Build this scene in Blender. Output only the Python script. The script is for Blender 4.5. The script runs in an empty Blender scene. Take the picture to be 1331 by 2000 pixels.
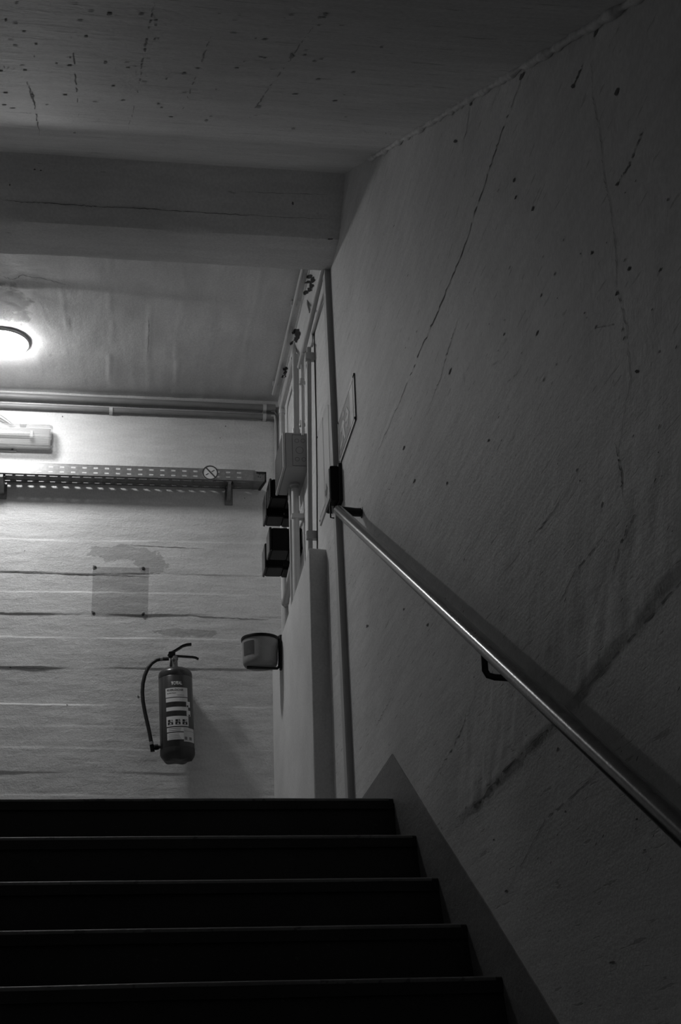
import bpy, math, random
from mathutils import Vector, Matrix, noise as mnoise

# ------------------------------------------------------------------ camera, world, exposure
W, H, F = 1331.0, 2000.0, 2778.0
YAW, PITCH, ROLL = math.radians(9.312), math.radians(22.979), math.radians(-2.041)
EZ = 1.503                                  # eye height above the lower floor
cy, sy, cp, sp, cr, sr = math.cos(YAW), math.sin(YAW), math.cos(PITCH), math.sin(PITCH), math.cos(ROLL), math.sin(ROLL)
FWD = Vector((sy*cp, cy*cp, sp)); R0 = Vector((cy, -sy, 0)); U0 = R0.cross(FWD)
RT = cr*R0 + sr*U0; UP = -sr*R0 + cr*U0
EYE = Vector((0, 0, EZ))
scene = bpy.context.scene
C = scene.collection
cam_d = bpy.data.cameras.new('camera'); cam = bpy.data.objects.new('camera', cam_d); C.objects.link(cam)
cam_d.sensor_fit = 'VERTICAL'; cam_d.sensor_height = 36.0; cam_d.sensor_width = 24.0
cam_d.lens = F/H*36.0; cam_d.clip_start = 0.02
cam.matrix_world = Matrix(((RT.x, UP.x, -FWD.x, EYE.x), (RT.y, UP.y, -FWD.y, EYE.y), (RT.z, UP.z, -FWD.z, EYE.z), (0, 0, 0, 1)))
scene.camera = cam
world = bpy.data.worlds.new('world'); scene.world = world; world.use_nodes = True
world.node_tree.nodes['Background'].inputs[0].default_value = (0, 0, 0, 1)
world.node_tree.nodes['Background'].inputs[1].default_value = 0.0
vs = scene.view_settings
vs.view_transform = 'Standard'; vs.look = 'None'; vs.gamma = 1.0; vs.exposure = 0.0; vs.use_curve_mapping = False
LAMP_STRENGTH = 100.0

# ------------------------------------------------------------------ pixel -> place helpers
def ray(x, y):
    return RT*((x-W/2)/F) + UP*(-(y-H/2)/F) + FWD
def onX(x, y, X): d = ray(x, y); return EYE + d*(X/d.x)
def onY(x, y, Y): d = ray(x, y); return EYE + d*(Y/d.y)
def onZ(x, y, Z): d = ray(x, y); return EYE + d*((Z-EZ)/d.z)
def onP(x, y, p0, n): d = ray(x, y); return EYE + d*(((p0-EYE).dot(n))/d.dot(n))

XW = 0.87          # right wall
YB = 7.456         # back wall
XL = -2.6          # left wall of the landing
XS = -0.9          # left wall of the stair
LAND = EZ + 0.927  # landing floor
CEIL = EZ + 3.909  # landing ceiling
SOF = lambda y: EZ + 0.609*y + 0.674

# ------------------------------------------------------------------ mesh builder
class MB:
    def __init__(s): s.v = []; s.f = []
    def add(s, vs_, fs):
        b = len(s.v); s.v += [Vector(q) for q in vs_]; s.f += [tuple(i+b for i in t) for t in fs]; return s
    def hexa(s, p):      # 8 corners: bottom 4 ccw, top 4 ccw
        return s.add(p, [(3,2,1,0),(4,5,6,7),(0,1,5,4),(1,2,6,5),(2,3,7,6),(3,0,4,7)])
    def box(s, a, b, bev=0.0):
        x0,y0,z0 = (min(a[i],b[i]) for i in range(3)); x1,y1,z1 = (max(a[i],b[i]) for i in range(3))
        if bev <= 0:
            return s.hexa([(x0,y0,z0),(x1,y0,z0),(x1,y1,z0),(x0,y1,z0),(x0,y0,z1),(x1,y0,z1),(x1,y1,z1),(x0,y1,z1)])
        rings = []
        for z, k in ((z0, bev), (z0+bev, 0), (z1-bev, 0), (z1, bev)):
            r = []
            e = bev
            xa, xb, ya, yb = x0+k, x1-k, y0+k, y1-k
            r = [(xa+e,ya,z),(xb-e,ya,z),(xb,ya+e,z),(xb,yb-e,z),(xb-e,yb,z),(xa+e,yb,z),(xa,yb-e,z),(xa,ya+e,z)]
            rings.append(r)
        return s.loft(rings, True, True)
    def loft(s, rings, cap0=False, cap1=False, closed=True):
        n = len(rings[0]); b = len(s.v)
        for r in rings: s.v += [Vector(q) for q in r]
        for i in range(len(rings)-1):
            for j in range(n if closed else n-1):
                k = (j+1) % n
                s.f.append((b+i*n+j, b+i*n+k, b+(i+1)*n+k, b+(i+1)*n+j))
        if cap0: s.f.append(tuple(b+j for j in reversed(range(n))))
        if cap1: s.f.append(tuple(b+(len(rings)-1)*n+j for j in range(n)))
        return s
    def tube(s, pts, r, n=12, caps=True, flat=1.0, up=None):
        pts = [Vector(p) for p in pts]; rings = []
        rr = r if isinstance(r, (list, tuple)) else [r]*len(pts)
        prev = None
        for i, p in enumerate(pts):
            t = (pts[min(i+1, len(pts)-1)] - pts[max(i-1, 0)]).normalized()
            if prev is None:
                a = Vector(up) if up else (Vector((0,0,1)) if abs(t.z) < 0.9 else Vector((1,0,0)))
            else: a = prev
            nrm = (a - t*a.dot(t)).normalized(); prev = nrm; bn = t.cross(nrm)
            rings.append([p + (nrm*math.cos(2*math.pi*k/n)*flat + bn*math.sin(2*math.pi*k/n))*rr[i] for k in range(n)])
        return s.loft(rings, caps, caps)
    def lathe(s, prof, c=(0,0,0), axis='z', n=32):   # prof: (r, h)
        rings = []
        for r, h in prof:
            ring = []
            for k in range(n):
                a = 2*math.pi*k/n; x, y = r*math.cos(a), r*math.sin(a)
                q = (x,y,h) if axis == 'z' else ((x,h,y) if axis == 'y' else (h,x,y))
                ring.append(Vector(c)+Vector(q))
            rings.append(ring)
        return s.loft(rings, True, True)
    def prism(s, poly, d):   # polygon of 3D points, extruded along vector d
        poly = [Vector(p) for p in poly]; d = Vector(d)
        return s.loft([poly, [p+d for p in poly]], True, True)

def link(name, mesh, mat, parent=None):
    o = bpy.data.objects.new(name, mesh); C.objects.link(o)
    if mat: mesh.materials.append(mat)
    if parent: o.parent = parent
    return o
def build(name, mb, mat, parent=None, local=False, smooth=None):
    inv = Matrix()
    if parent is not None and not local:
        m = parent.matrix_basis
        if parent.parent: m = parent.parent.matrix_basis @ m
        inv = m.inverted()
    me = bpy.data.meshes.new(name)
    me.from_pydata([tuple(inv @ v) for v in mb.v], [], mb.f); me.validate(); me.update()
    import bmesh
    bm = bmesh.new(); bm.from_mesh(me); bmesh.ops.recalc_face_normals(bm, faces=bm.faces); bm.to_mesh(me); bm.free()
    if smooth:
        me.polygons.foreach_set('use_smooth', [True]*len(me.polygons))
        me.set_sharp_from_angle(angle=math.radians(smooth))
    return link(name, me, mat, parent)
def tag(o, label, cat, group=None, kind=None):
    o['label'] = label; o['category'] = cat
    if group: o['group'] = group
    if kind: o['kind'] = kind
    return o
def thing(name, label, cat, loc=(0,0,0), rot=(0,0,0), group=None, kind=None):
    o = bpy.data.objects.new(name, None); C.objects.link(o); o.empty_display_size = 0.05
    o.location = loc; o.rotation_euler = rot
    o.matrix_basis = Matrix.Translation(Vector(loc)) @ Matrix.Rotation(rot[2], 4, 'Z') @ Matrix.Rotation(rot[1], 4, 'Y') @ Matrix.Rotation(rot[0], 4, 'X')
    return tag(o, label, cat, group, kind)

# ------------------------------------------------------------------ materials
def simple(name, g, rough=0.5, metal=0.0, spec=0.5, var=0.0, scale=20.0, bump=0.0, bscale=200.0):
    m = bpy.data.materials.new(name); m.use_nodes = True; nt = m.node_tree; b = nt.nodes['Principled BSDF']
    b.inputs['Base Color'].default_value = (g, g, g, 1); b.inputs['Roughness'].default_value = rough
    b.inputs['Metallic'].default_value = metal; b.inputs['Specular IOR Level'].default_value = spec
    tc = nt.nodes.new('ShaderNodeTexCoord')
    if var > 0:
        n = nt.nodes.new('ShaderNodeTexNoise'); n.inputs['Scale'].default_value = scale; n.inputs['Detail'].default_value = 5
        nt.links.new(tc.outputs['Object'], n.inputs['Vector'])
        r = nt.nodes.new('ShaderNodeMapRange'); r.inputs[1].default_value = 0.25; r.inputs[2].default_value = 0.75
        r.inputs[3].default_value = g*(1-var); r.inputs[4].default_value = g*(1+var)
        nt.links.new(n.outputs['Fac'], r.inputs[0]); nt.links.new(r.outputs[0], b.inputs['Base Color'])
    if bump > 0:
        n = nt.nodes.new('ShaderNodeTexNoise'); n.inputs['Scale'].default_value = bscale
        nt.links.new(tc.outputs['Object'], n.inputs['Vector'])
        bp = nt.nodes.new('ShaderNodeBump'); bp.inputs['Strength'].default_value = bump; bp.inputs['Distance'].default_value = 0.002
        nt.links.new(n.outputs['Fac'], bp.inputs['Height']); nt.links.new(bp.outputs[0], b.inputs['Normal'])
    return m

class NG:
    """small node-graph helper for the plaster materials"""
    def __init__(s, nt): s.nt = nt; s.tc = nt.nodes.new('ShaderNodeTexCoord').outputs['Object']
    def L(s, a, b): s.nt.links.new(a, b)
    def noise(s, scale, detail=4, rough=0.55, vec=None, dist=0.0):
        n = s.nt.nodes.new('ShaderNodeTexNoise')
        n.inputs['Detail'].default_value = detail; n.inputs['Roughness'].default_value = rough; n.inputs['Distortion'].default_value = dist
        m = s.nt.nodes.new('ShaderNodeMapping')
        m.inputs['Scale'].default_value = scale if isinstance(scale, tuple) else (scale,)*3
        n.inputs['Scale'].default_value = 1.0
        s.L(vec or s.tc, m.inputs['Vector']); s.L(m.outputs[0], n.inputs['Vector']); return n.outputs['Fac']
    def rng(s, v, a, b, c, d, smooth=True):
        r = s.nt.nodes.new('ShaderNodeMapRange'); r.interpolation_type = 'SMOOTHSTEP' if smooth else 'LINEAR'
        for i, q in enumerate((a, b, c, d)): r.inputs[i+1].default_value = q
        s.L(v, r.inputs[0]); return r.outputs[0]
    def math(s, op, a, b=None, c=None):
        m = s.nt.nodes.new('ShaderNodeMath'); m.operation = op
        for i, q in enumerate((a, b, c)):
            if q is None: continue
            if isinstance(q, (int, float)): m.inputs[i].default_value = q
            else: s.L(q, m.inputs[i])
        return m.outputs[0]
    def xyz(s):
        n = s.nt.nodes.new('ShaderNodeSeparateXYZ'); s.L(s.tc, n.inputs[0]); return n.outputs
    def mul(s, a, b): return s.math('MULTIPLY', a, b)

def plaster(name, g, grain=(3, 3, 30), speck=(8, 8, 60), speck_amt=0.35, speck_t=0.70, blotch=0.10, bump=0.35, rough=0.65, extra=None, spec=0.35):
    m = bpy.data.materials.new(name); m.use_nodes = True; nt = m.node_tree; b = nt.nodes['Principled BSDF']; G = NG(nt)
    big = G.rng(G.noise(1.3, 3), .3, .7, 1-blotch, 1+blotch)
    st = G.rng(G.noise(grain, 2), .3, .7, 0.95, 1.05)
    sk = G.rng(G.noise(speck, 2, .6), speck_t, speck_t+.05, 1.0, 1.0-speck_amt)
    fine = G.rng(G.noise(90, 1), .3, .7, 0.95, 1.05)
    v = G.mul(G.mul(G.mul(G.mul(big, st), sk), fine), g)
    if extra: v = extra(G, v)
    nt.links.new(v, b.inputs['Base Color'])
    b.inputs['Roughness'].default_value = rough; b.inputs['Specular IOR Level'].default_value = spec
    h = G.math('ADD', G.mul(G.noise(grain, 4, .6), 1.0), G.mul(G.noise(130, 1, .6), 0.35))
    h = G.math('ADD', h, G.mul(sk, 0.5)); h = G.math('ADD', h, G.mul(G.noise(24, 4, .65), 0.9))
    bp = nt.nodes.new('ShaderNodeBump'); bp.inputs['Strength'].default_value = bump; bp.inputs['Distance'].default_value = 0.006
    nt.links.new(h, bp.inputs['Height']); nt.links.new(bp.outputs[0], b.inputs['Normal'])
    return m

def back_extra(G, v):
    x, y, z = G.xyz()
    n1 = G.noise(9, 6, .65); n2 = G.noise((14, 14, 40), 5, .6)
    def ell(px, py, hx, hz, amp):
        c = onY(px, py, YB)
        dx = G.math('DIVIDE', G.math('SUBTRACT', x, c.x), hx); dz = G.math('DIVIDE', G.math('SUBTRACT', z, c.z), hz)
        d = G.math('SQRT', G.math('ADD', G.mul(dx, dx), G.mul(dz, dz)))
        d = G.math('ADD', d, G.mul(G.math('SUBTRACT', n1, .5), amp)); d = G.math('ADD', d, G.mul(G.math('SUBTRACT', n2, .5), amp*.6))
        return G.rng(d, .97, 1.0, 1.0, 0.0)
    a, b_ = onY(182, 1107, YB), onY(289, 1206, YB)
    def inside(q, lo, hi):
        return G.mul(G.rng(q, lo-.002, lo+.002, 0, 1), G.rng(q, hi-.002, hi+.002, 1, 0))
    rect = G.mul(inside(x, a.x, b_.x), inside(z, b_.z, a.z))
    mask = G.math('MAXIMUM', ell(238, 1080, .17, .045, 2.2), ell(296, 1102, .09, .055, 2.0))
    mask = G.math('MAXIMUM', mask, ell(362, 1236, .16, .022, 2.0))
    v = G.mul(v, G.math('SUBTRACT', 1.0, G.mul(mask, .30)))
    v = G.mul(v, G.math('SUBTRACT', 1.0, G.mul(rect, .36)))
    return v
def ceil_extra(G, v):       # damp stain on the landing ceiling, with its own outline
    x, y, z = G.xyz(); c = onZ(-8, 590, CEIL)
    dx = G.math('DIVIDE', G.math('SUBTRACT', x, c.x), .16); dy = G.math('DIVIDE', G.math('SUBTRACT', y, c.y), .20)
    d = G.math('SQRT', G.math('ADD', G.mul(dx, dx), G.mul(dy, dy)))
    n = G.noise((6, 6, 6), 6, .7)
    m = G.rng(G.math('ADD', d, G.mul(G.math('SUBTRACT', n, .5), 2.2)), .8, 1.15, 1, 0)
    return G.mul(v, G.math('SUBTRACT', 1.0, G.mul(m, .68)))

M = {}
M['wall_r'] = plaster('painted concrete, right wall', .66, grain=(2, 3, 26), speck=(6, 9, 80), speck_amt=.30, speck_t=.66, bump=.36)
M['wall_b'] = plaster('board-marked painted concrete', .63, grain=(5, 5, 26), speck=(8, 8, 60), speck_amt=.10, speck_t=.72, bump=.58, extra=back_extra)
M['ceil'] = plaster('painted concrete, landing ceiling', .66, grain=(14, 3, 3), speck=(10, 10, 10), speck_amt=.15, bump=.30, extra=ceil_extra)
M['soffit'] = plaster('painted concrete, stair soffit', .70, grain=(3, 22, 22), speck=(9, 70, 70), speck_amt=.40, speck_t=.655, bump=.40)
M['beam'] = plaster('painted concrete, beam', .68, grain=(3, 18, 18), speck=(9, 40, 40), speck_amt=.3, speck_t=.72, bump=.3)
M['low'] = plaster('painted smooth render', .64, grain=(4, 3, 4), speck=(9, 9, 9), speck_amt=.05, bump=.12, blotch=.05)
M['plain_wall'] = plaster('painted concrete, other walls', .52)
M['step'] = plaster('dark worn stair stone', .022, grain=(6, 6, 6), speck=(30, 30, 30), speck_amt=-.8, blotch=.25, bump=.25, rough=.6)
M['nosing'] = plaster('worn stair edge with painted light line', .16, grain=(8, 8, 8), speck=(30, 30, 30), speck_amt=.4, speck_t=.6, blotch=.3, bump=.3, rough=.5)
M['skirt'] = plaster('dark grey skirting paint', .22, grain=(3, 6, 20), speck=(8, 20, 40), speck_amt=.3, bump=.35, rough=.5)
M['floor'] = plaster('worn floor', .22, rough=.5)
M['crack'] = simple('dark crack', .16, .9, var=.3)
M['crack_soft'] = simple('shallow crack', .27, .9, var=.3)
M['crack_s'] = simple('dark soffit crack', .28, .9, var=.3)
M['crack_soft_s'] = simple('faint soffit crack', .34, .9, var=.3)
M['pit_s'] = simple('faint soffit pit', .36, .95, var=.4)
M['pit'] = simple('pit in the plaster', .12, .95, var=.3)
M['scuff'] = simple('pale scratch', .62, .8, var=.2)
M['hole'] = simple('broken dark hole', .012, .95, var=.5, bump=.6, bscale=80)
M['bead'] = simple('rough plaster bead', .66, .8, var=.25, scale=40, bump=.8, bscale=60)
M['pipe'] = simple('grey painted steel pipe', .23, .45, .0, .5, var=.12, scale=12, bump=.1)
M['pvc'] = simple('painted conduit', .48, .42, var=.08, scale=15)
M['pvc_lt'] = simple('pale conduit', .58, .4, var=.06)
M['clip'] = simple('pale plastic clip', .60, .4, var=.05)
M['cable'] = simple('grey cable', .20, .5, var=.1)
M['cable_dk'] = simple('dark cable', .04, .5)
M['trunk'] = simple('grey plastic trunking', .42, .45, var=.05, scale=8)
M['trunk_lid'] = simple('trunking lid', .50, .4, var=.05, scale=8)
M['black'] = simple('black plastic', .006, .45, spec=.15, bump=.05)
M['black_gloss'] = simple('glossy black plastic', .005, .20, spec=.4)
M['black_matt'] = simple('black matt steel', .012, .55)
M['box'] = simple('grey junction box plastic', .36, .45, var=.04)
M['box_line'] = simple('moulded outline', .10, .6)
M['box_edge'] = simple('pale box lid edge', .50, .4)
M['galv'] = simple('galvanised sheet', .42, .34, .85, var=.18, scale=60)
M['galv_dk'] = simple('dull galvanised steel', .22, .5, .6, var=.2, scale=40)
M['steel'] = simple('worn painted handrail', .075, .24, .0, .42, var=.25, scale=30, bump=.10, bscale=150)
M['white'] = simple('white enamel', .40, .35)
M['paper'] = simple('white label', .72, .45, var=.03)
M['paper_dim'] = simple('faded sticker', .55, .45, var=.05)
M['ink'] = simple('black print', .012, .5)
M['ink_grey'] = simple('grey print', .16, .5)
M['red'] = simple('dark painted cylinder', .034, .28, .0, .6, var=.08)
M['red_dk'] = simple('dark cap plastic', .028, .45)
M['rubber'] = simple('black rubber hose', .010, .5, bump=.1)
M['ferrule'] = simple('pale metal ferrule', .35, .35, .5)
M['sign_dark'] = simple('dark sign field', .08, .4)
M['sign_lt'] = simple('pale sign field', .55, .4)
M['sign_plate'] = simple('grey sign plate', .52, .4)
M['bucket'] = simple('grey enamel bucket', .24, .45, var=.08, scale=15)
M['bucket_label'] = simple('dark bucket label', .04, .5)
M['sheet'] = simple('notice paper', .60, .6, var=.05)
M['frame_lt'] = simple('pale frame edge', .60, .3)

def mat_emit():
    m = bpy.data.materials.new('lit opal glass'); m.use_nodes = True; nt = m.node_tree; nt.nodes.clear()
    o = nt.nodes.new('ShaderNodeOutputMaterial'); e = nt.nodes.new('ShaderNodeEmission')
    e.inputs[0].default_value = (1, 1, 1, 1); e.inputs[1].default_value = LAMP_STRENGTH
    nt.links.new(e.outputs[0], o.inputs[0]); return m
M['lamp'] = mat_emit()
def mat_clear():
    m = bpy.data.materials.new('clear ribbed cover'); m.use_nodes = True; nt = m.node_tree; nt.nodes.clear()
    o = nt.nodes.new('ShaderNodeOutputMaterial'); t = nt.nodes.new('ShaderNodeBsdfTransparent'); g = nt.nodes.new('ShaderNodeBsdfGlossy')
    d = nt.nodes.new('ShaderNodeBsdfDiffuse'); d.inputs[0].default_value = (.5, .5, .5, 1)
    t.inputs[0].default_value = (.9, .9, .9, 1); g.inputs['Roughness'].default_value = .06; g.inputs[0].default_value = (1, 1, 1, 1)
    G = NG(nt)
    rib = G.rng(G.noise((2, 160, 160), 2), .35, .65, .22, .48)
    a = nt.nodes.new('ShaderNodeMixShader'); nt.links.new(rib, a.inputs[0]); nt.links.new(t.outputs[0], a.inputs[1]); nt.links.new(d.outputs[0], a.inputs[2])
    b = nt.nodes.new('ShaderNodeMixShader'); b.inputs[0].default_value = .15
    nt.links.new(a.outputs[0], b.inputs[1]); nt.links.new(g.outputs[0], b.inputs[2]); nt.links.new(b.outputs[0], o.inputs[0])
    return m
M['clear'] = mat_clear()

# ------------------------------------------------------------------ the setting
def N(x, y, z=0.0): return mnoise.noise(Vector((x, y, z)))
def fbm(x, y, z=0.0): return N(x, y, z) + .5*N(2.1*x, 2.1*y, z+3) + .25*N(4.3*x, 4.3*y, z+7)
def sstep(t): t = max(0.0, min(1.0, t)); return t*t*(3-2*t)
def frange(a, b, st):
    n = max(1, int(round((b-a)/st))); return [a+(b-a)*i/n for i in range(n+1)]
def grid(name, us, vs_, fn, mat, label=None, cat=None):
    nu = len(us); verts = [fn(u, v) for v in vs_ for u in us]
    faces = [(j*nu+i, j*nu+i+1, (j+1)*nu+i+1, (j+1)*nu+i) for j in range(len(vs_)-1) for i in range(nu-1)]
    me = bpy.data.meshes.new(name); me.from_pydata([tuple(v) for v in verts], [], faces); me.update()
    me.polygons.foreach_set('use_smooth', [True]*len(me.polygons))
    o = link(name, me, mat)
    if label: tag(o, label, cat, kind='structure')
    return o

def lerp_tab(t, tab):
    if t <= tab[0][0]: return tab[0][1]
    for (a, b), (c, d) in zip(tab, tab[1:]):
        if t <= c: return b+(d-b)*(t-a)/(c-a)
    return tab[-1][1]
LEDGE = [(1.0, .80), (1.998, .778), (2.591, .726), (3.0, .708), (3.519, .691), (4.2, .68)]
def disp_right(y, z):
    """inward relief (m) of the right wall; z above the lower floor"""
    zr = z-EZ
    d = (.0035*fbm(y*1.1, zr*1.1) + .0012*fbm(y*5, zr*7, 5))*(1-.85*sstep((y-4.4)/.35))
    zl = lerp_tab(y, LEDGE) + .006*N(y*6, 2) + .002*N(y*25, 9)
    fade = 1-sstep((y-3.3)/.5)
    above = zr-zl
    d -= fade*.006*(1-sstep((above+.004)/.010))                       # upper pour stands proud of the lower one
    k = math.exp(-max(0, above)/.22)*(1 if above > 0 else 0)*fade
    d += k*.006*fbm(y*11+zr*6, zr*4-y*3, 11)+k*.0022*fbm(y*34+zr*14, zr*9-y*8, 17)                       # trowelled ridges above the joint
    return d
def right_pt(y, z, off=0.0): return Vector((XW - disp_right(y, z) - off, y, z))
wall_right = grid('wall_right', frange(-2.4, 0.8, .15)[:-1]+frange(.8, 4.6, .014)[:-1]+frange(4.6, YB, .04), frange(-.05, 1.9, .03)[:-1]+frange(1.9, 2.6, .012)[:-1]+frange(2.6, 5.6, .03),
                  lambda y, z: right_pt(y, z), M['wall_r'], 'tall grey painted concrete wall beside the stairs, with cracks and a horizontal pour joint', 'wall')

BANDS = [(1013, 0.0), (1055, .0055), (1119, 0.0), (1156, .0045), (1199, -.0015), (1245, .0055), (1304, -.0055), (1376, .0035), (1418, .0045), (1461, .007), (1508, .002), (1552, .005), (1620, 0.0)]
BANDZ = [(onY(100, y, YB).z, o) for y, o in BANDS]
BANDR = [(onY(450, y+4, YB).z, o) for y, o in BANDS]
def disp_back(x, z):
    t = (x+.5)/1.3
    d = .0022*fbm(x*1.3, z*1.3, 1) + .0012*fbm(x*3, z*14, 4)
    o = 0.0
    prev = 0.0
    for (za, oa), (zb, ob) in zip(BANDZ, BANDR):
        zz = za + (zb-za)*max(-1, min(1.2, t)) + .008*N(x*2.3, oa*900) + .0022*N(x*14, oa*500)
        w = .0045 if abs(oa-prev) > .004 else .010
        s = sstep((zz-z)/w+.5)
        amp = max(.05, .58+1.2*N(x*2.6, oa*1300+2)+.4*N(x*7, oa*700))
        if x > .1: amp *= 1-.5*sstep((x-.1)/.5)
        d += (oa-prev)*s*amp
        prev = oa
    if x > .72:                                   # rough plaster seams near the corner
        for xc, zc0, zc1 in SEAMS:
            m = sstep((z-zc0)/.05)*sstep((zc1-z)/.05)
            if m > 0: d += m*.0045*math.exp(-((x-xc-.006*N(z*9, xc*50))/.007)**2)*(.7+.9*N(z*17, xc*31))
    return d
SEAMS = [(onY(531, 870, YB).x, onY(531, 940, YB).z, onY(531, 812, YB).z), (onY(512, 1060, YB).x, onY(512, 1140, YB).z, onY(512, 990, YB).z), (onY(526, 1440, YB).x, onY(526, 1590, YB).z, onY(526, 1330, YB).z)]
def back_pt(x, z, off=0.0): return Vector((x, YB - disp_back(x, z) - off, z))
zb0, zb1 = BANDZ[-1][0]-.1, BANDZ[0][0]+.06
wall_back = grid('wall_back', frange(XL, -.9, .06)[:-1]+frange(-.9, XW+.02, .016), frange(LAND-.2, zb0, .05)[:-1]+frange(zb0, zb1, .0045)[:-1]+frange(zb1, CEIL+.1, .03),
                 lambda x, z: back_pt(x, z), M['wall_b'], 'pale board-marked concrete wall behind the fire extinguisher, with peeling paint', 'wall')

RIDGE = [(onZ(px, py, CEIL).x, a, w) for px, py, a, w in ((75, 690, .003, .005), (130, 690, .004, .004), (215, 690, .006, .0045), (290, 690, .004, .005), (347, 690, .009, .0045), (410, 690, .003, .008), (480, 690, .006, .006))]
def ceil_pt(x, y):
    d = .004*fbm(x*1.6, y*1.6, 2)+.0015*fbm(x*7, y*4, 6)
    for i, (rx, a, w) in enumerate(RIDGE):
        q = x-rx-.02*N(y*2, i*7.0)-.008*N(y*7, i*3)
        d += a*math.exp(-(q/w)**2)*(.5+.9*N(y*2.3, i*5+1))
    q = y-6.33-.05*x+.04*N(x*2, 8); d += .006*sstep((q+.02)/.04)*(.8+.5*N(x*2, 4))
    return Vector((x, y, CEIL-d))
ceiling = grid('ceiling', frange(XL, -.8, .06)[:-1]+frange(-.8, XW+.02, .014), frange(5.3, YB+.02, .018), ceil_pt, M['ceil'], 'rough painted concrete ceiling over the upper landing', 'ceiling')

def sof_pt(x, y, off=0.0):
    d = .003*fbm(x*1.4, y*1.4, 12)+.0012*fbm(x*5, y*9, 15)
    n = Vector((0, .609, -1)).normalized()
    return Vector((x, y, SOF(y))) + n*(d+off)
soffit = grid('ceiling_slope', frange(XS-.05, XW+.02, .03), frange(.24, 4.92, .03), lambda x, y: sof_pt(x, y), M['soffit'], 'sloping concrete soffit rising above the stairs', 'ceiling')

# beam across the head of the stairs
prof = [(4.86, SOF(4.86)+.06), (4.872, EZ+3.648), (4.93, EZ+3.60), (5.065, EZ+3.475), (5.09, EZ+3.458), (5.12, EZ+3.455), (5.345, EZ+3.474), (5.365, EZ+3.478), (5.375, EZ+3.49), (5.375, CEIL+.05), (4.86, CEIL+.05)]
rings = []
for x in frange(XL, XW+.03, .05):
    rings.append([Vector((x, y+.004*N(x*2, i*3), z+.003*N(x*2.3, i*5+2)+(.002*N(x*14, i) if i in (7, 8) else 0))) for i, (y, z) in enumerate(prof)])
beam = build('ceiling_beam', MB().loft(rings, True, True), M['beam'], smooth=25)
tag(beam, 'deep concrete beam crossing the ceiling at the head of the stairs', 'beam', kind='structure')

# boxed-out low wall in front of the right wall on the landing
f_t, f_b = onY(604, 1081, 5.72), onY(614.5, 1570, 5.72)
lowtop = EZ+2.285
b_x = .815
mb = MB().hexa([(f_b.x, 5.72, LAND-.02), (XW+.05, 5.69, LAND-.02), (XW+.05, YB+.02, LAND-.02), (b_x, YB+.02, LAND-.02),
                (f_t.x, 5.72, lowtop), (XW+.05, 5.74, lowtop), (XW+.05, YB+.02, lowtop), (b_x, YB+.02, lowtop)])
low = build('wall_low', mb, M['low'])
bv = low.modifiers.new('bevel', 'BEVEL'); bv.width = .008; bv.segments = 3
tag(low, 'low boxed-out plaster wall with a level top below the pipes', 'wall', kind='structure')

def slab(name, a, b, mat, label, cat): return tag(build(name, MB().box(a, b), mat), label, cat, kind='structure')
slab('floor_landing', (XL, 4.475, LAND-.22), (XW+.02, YB+.05, LAND), M['floor'], 'dark floor of the upper landing', 'floor')
slab('floor', (-3.2, -2.4, -.15), (XW+.02, .42, 0), M['floor'], 'dark floor at the foot of the stairs', 'floor')
slab('wall_left', (XS-.15, 0.0, 0), (XS, 4.44, SOF(4.44)+.08), M['plain_wall'], 'concrete wall on the open side of the stairs', 'wall')
slab('wall_landing_left', (XL-.15, 4.2, LAND-.2), (XL, YB, CEIL), M['plain_wall'], 'concrete wall closing the landing beyond the lamp', 'wall')
slab('wall_landing_front', (XL, 4.3, LAND-.2), (XS-.15, 4.44, CEIL), M['plain_wall'], 'concrete wall facing the landing beside the stair head', 'wall')
slab('ceiling_front', (XL, 4.3, CEIL-.45), (XS-.12, 4.9, CEIL), M['plain_wall'], 'concrete slab over the landing beside the stair head', 'ceiling')
HALL = SOF(.28)  # unseen hall, stretched left so the added lamp lights the stairs by bounce
slab('wall_rear', (-3.2, -2.4, 0), (XW+.02, -2.25, HALL), M['plain_wall'], 'concrete wall behind the foot of the stairs', 'wall')
slab('wall_hall_left', (-3.35, -2.4, 0), (-3.2, .15, HALL), M['plain_wall'], 'concrete end wall of the unseen hall added for the fill lamp', 'wall')
slab('wall_hall_front', (-3.2, 0.0, 0), (XS-.15, .15, HALL), M['plain_wall'], 'concrete wall of the added unseen hall beside the stairs', 'wall')
slab('ceiling_lower', (-3.35, -2.4, HALL), (XW+.02, .28, HALL+.15), M['plain_wall'], 'concrete ceiling over the lower hall', 'ceiling')

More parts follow.
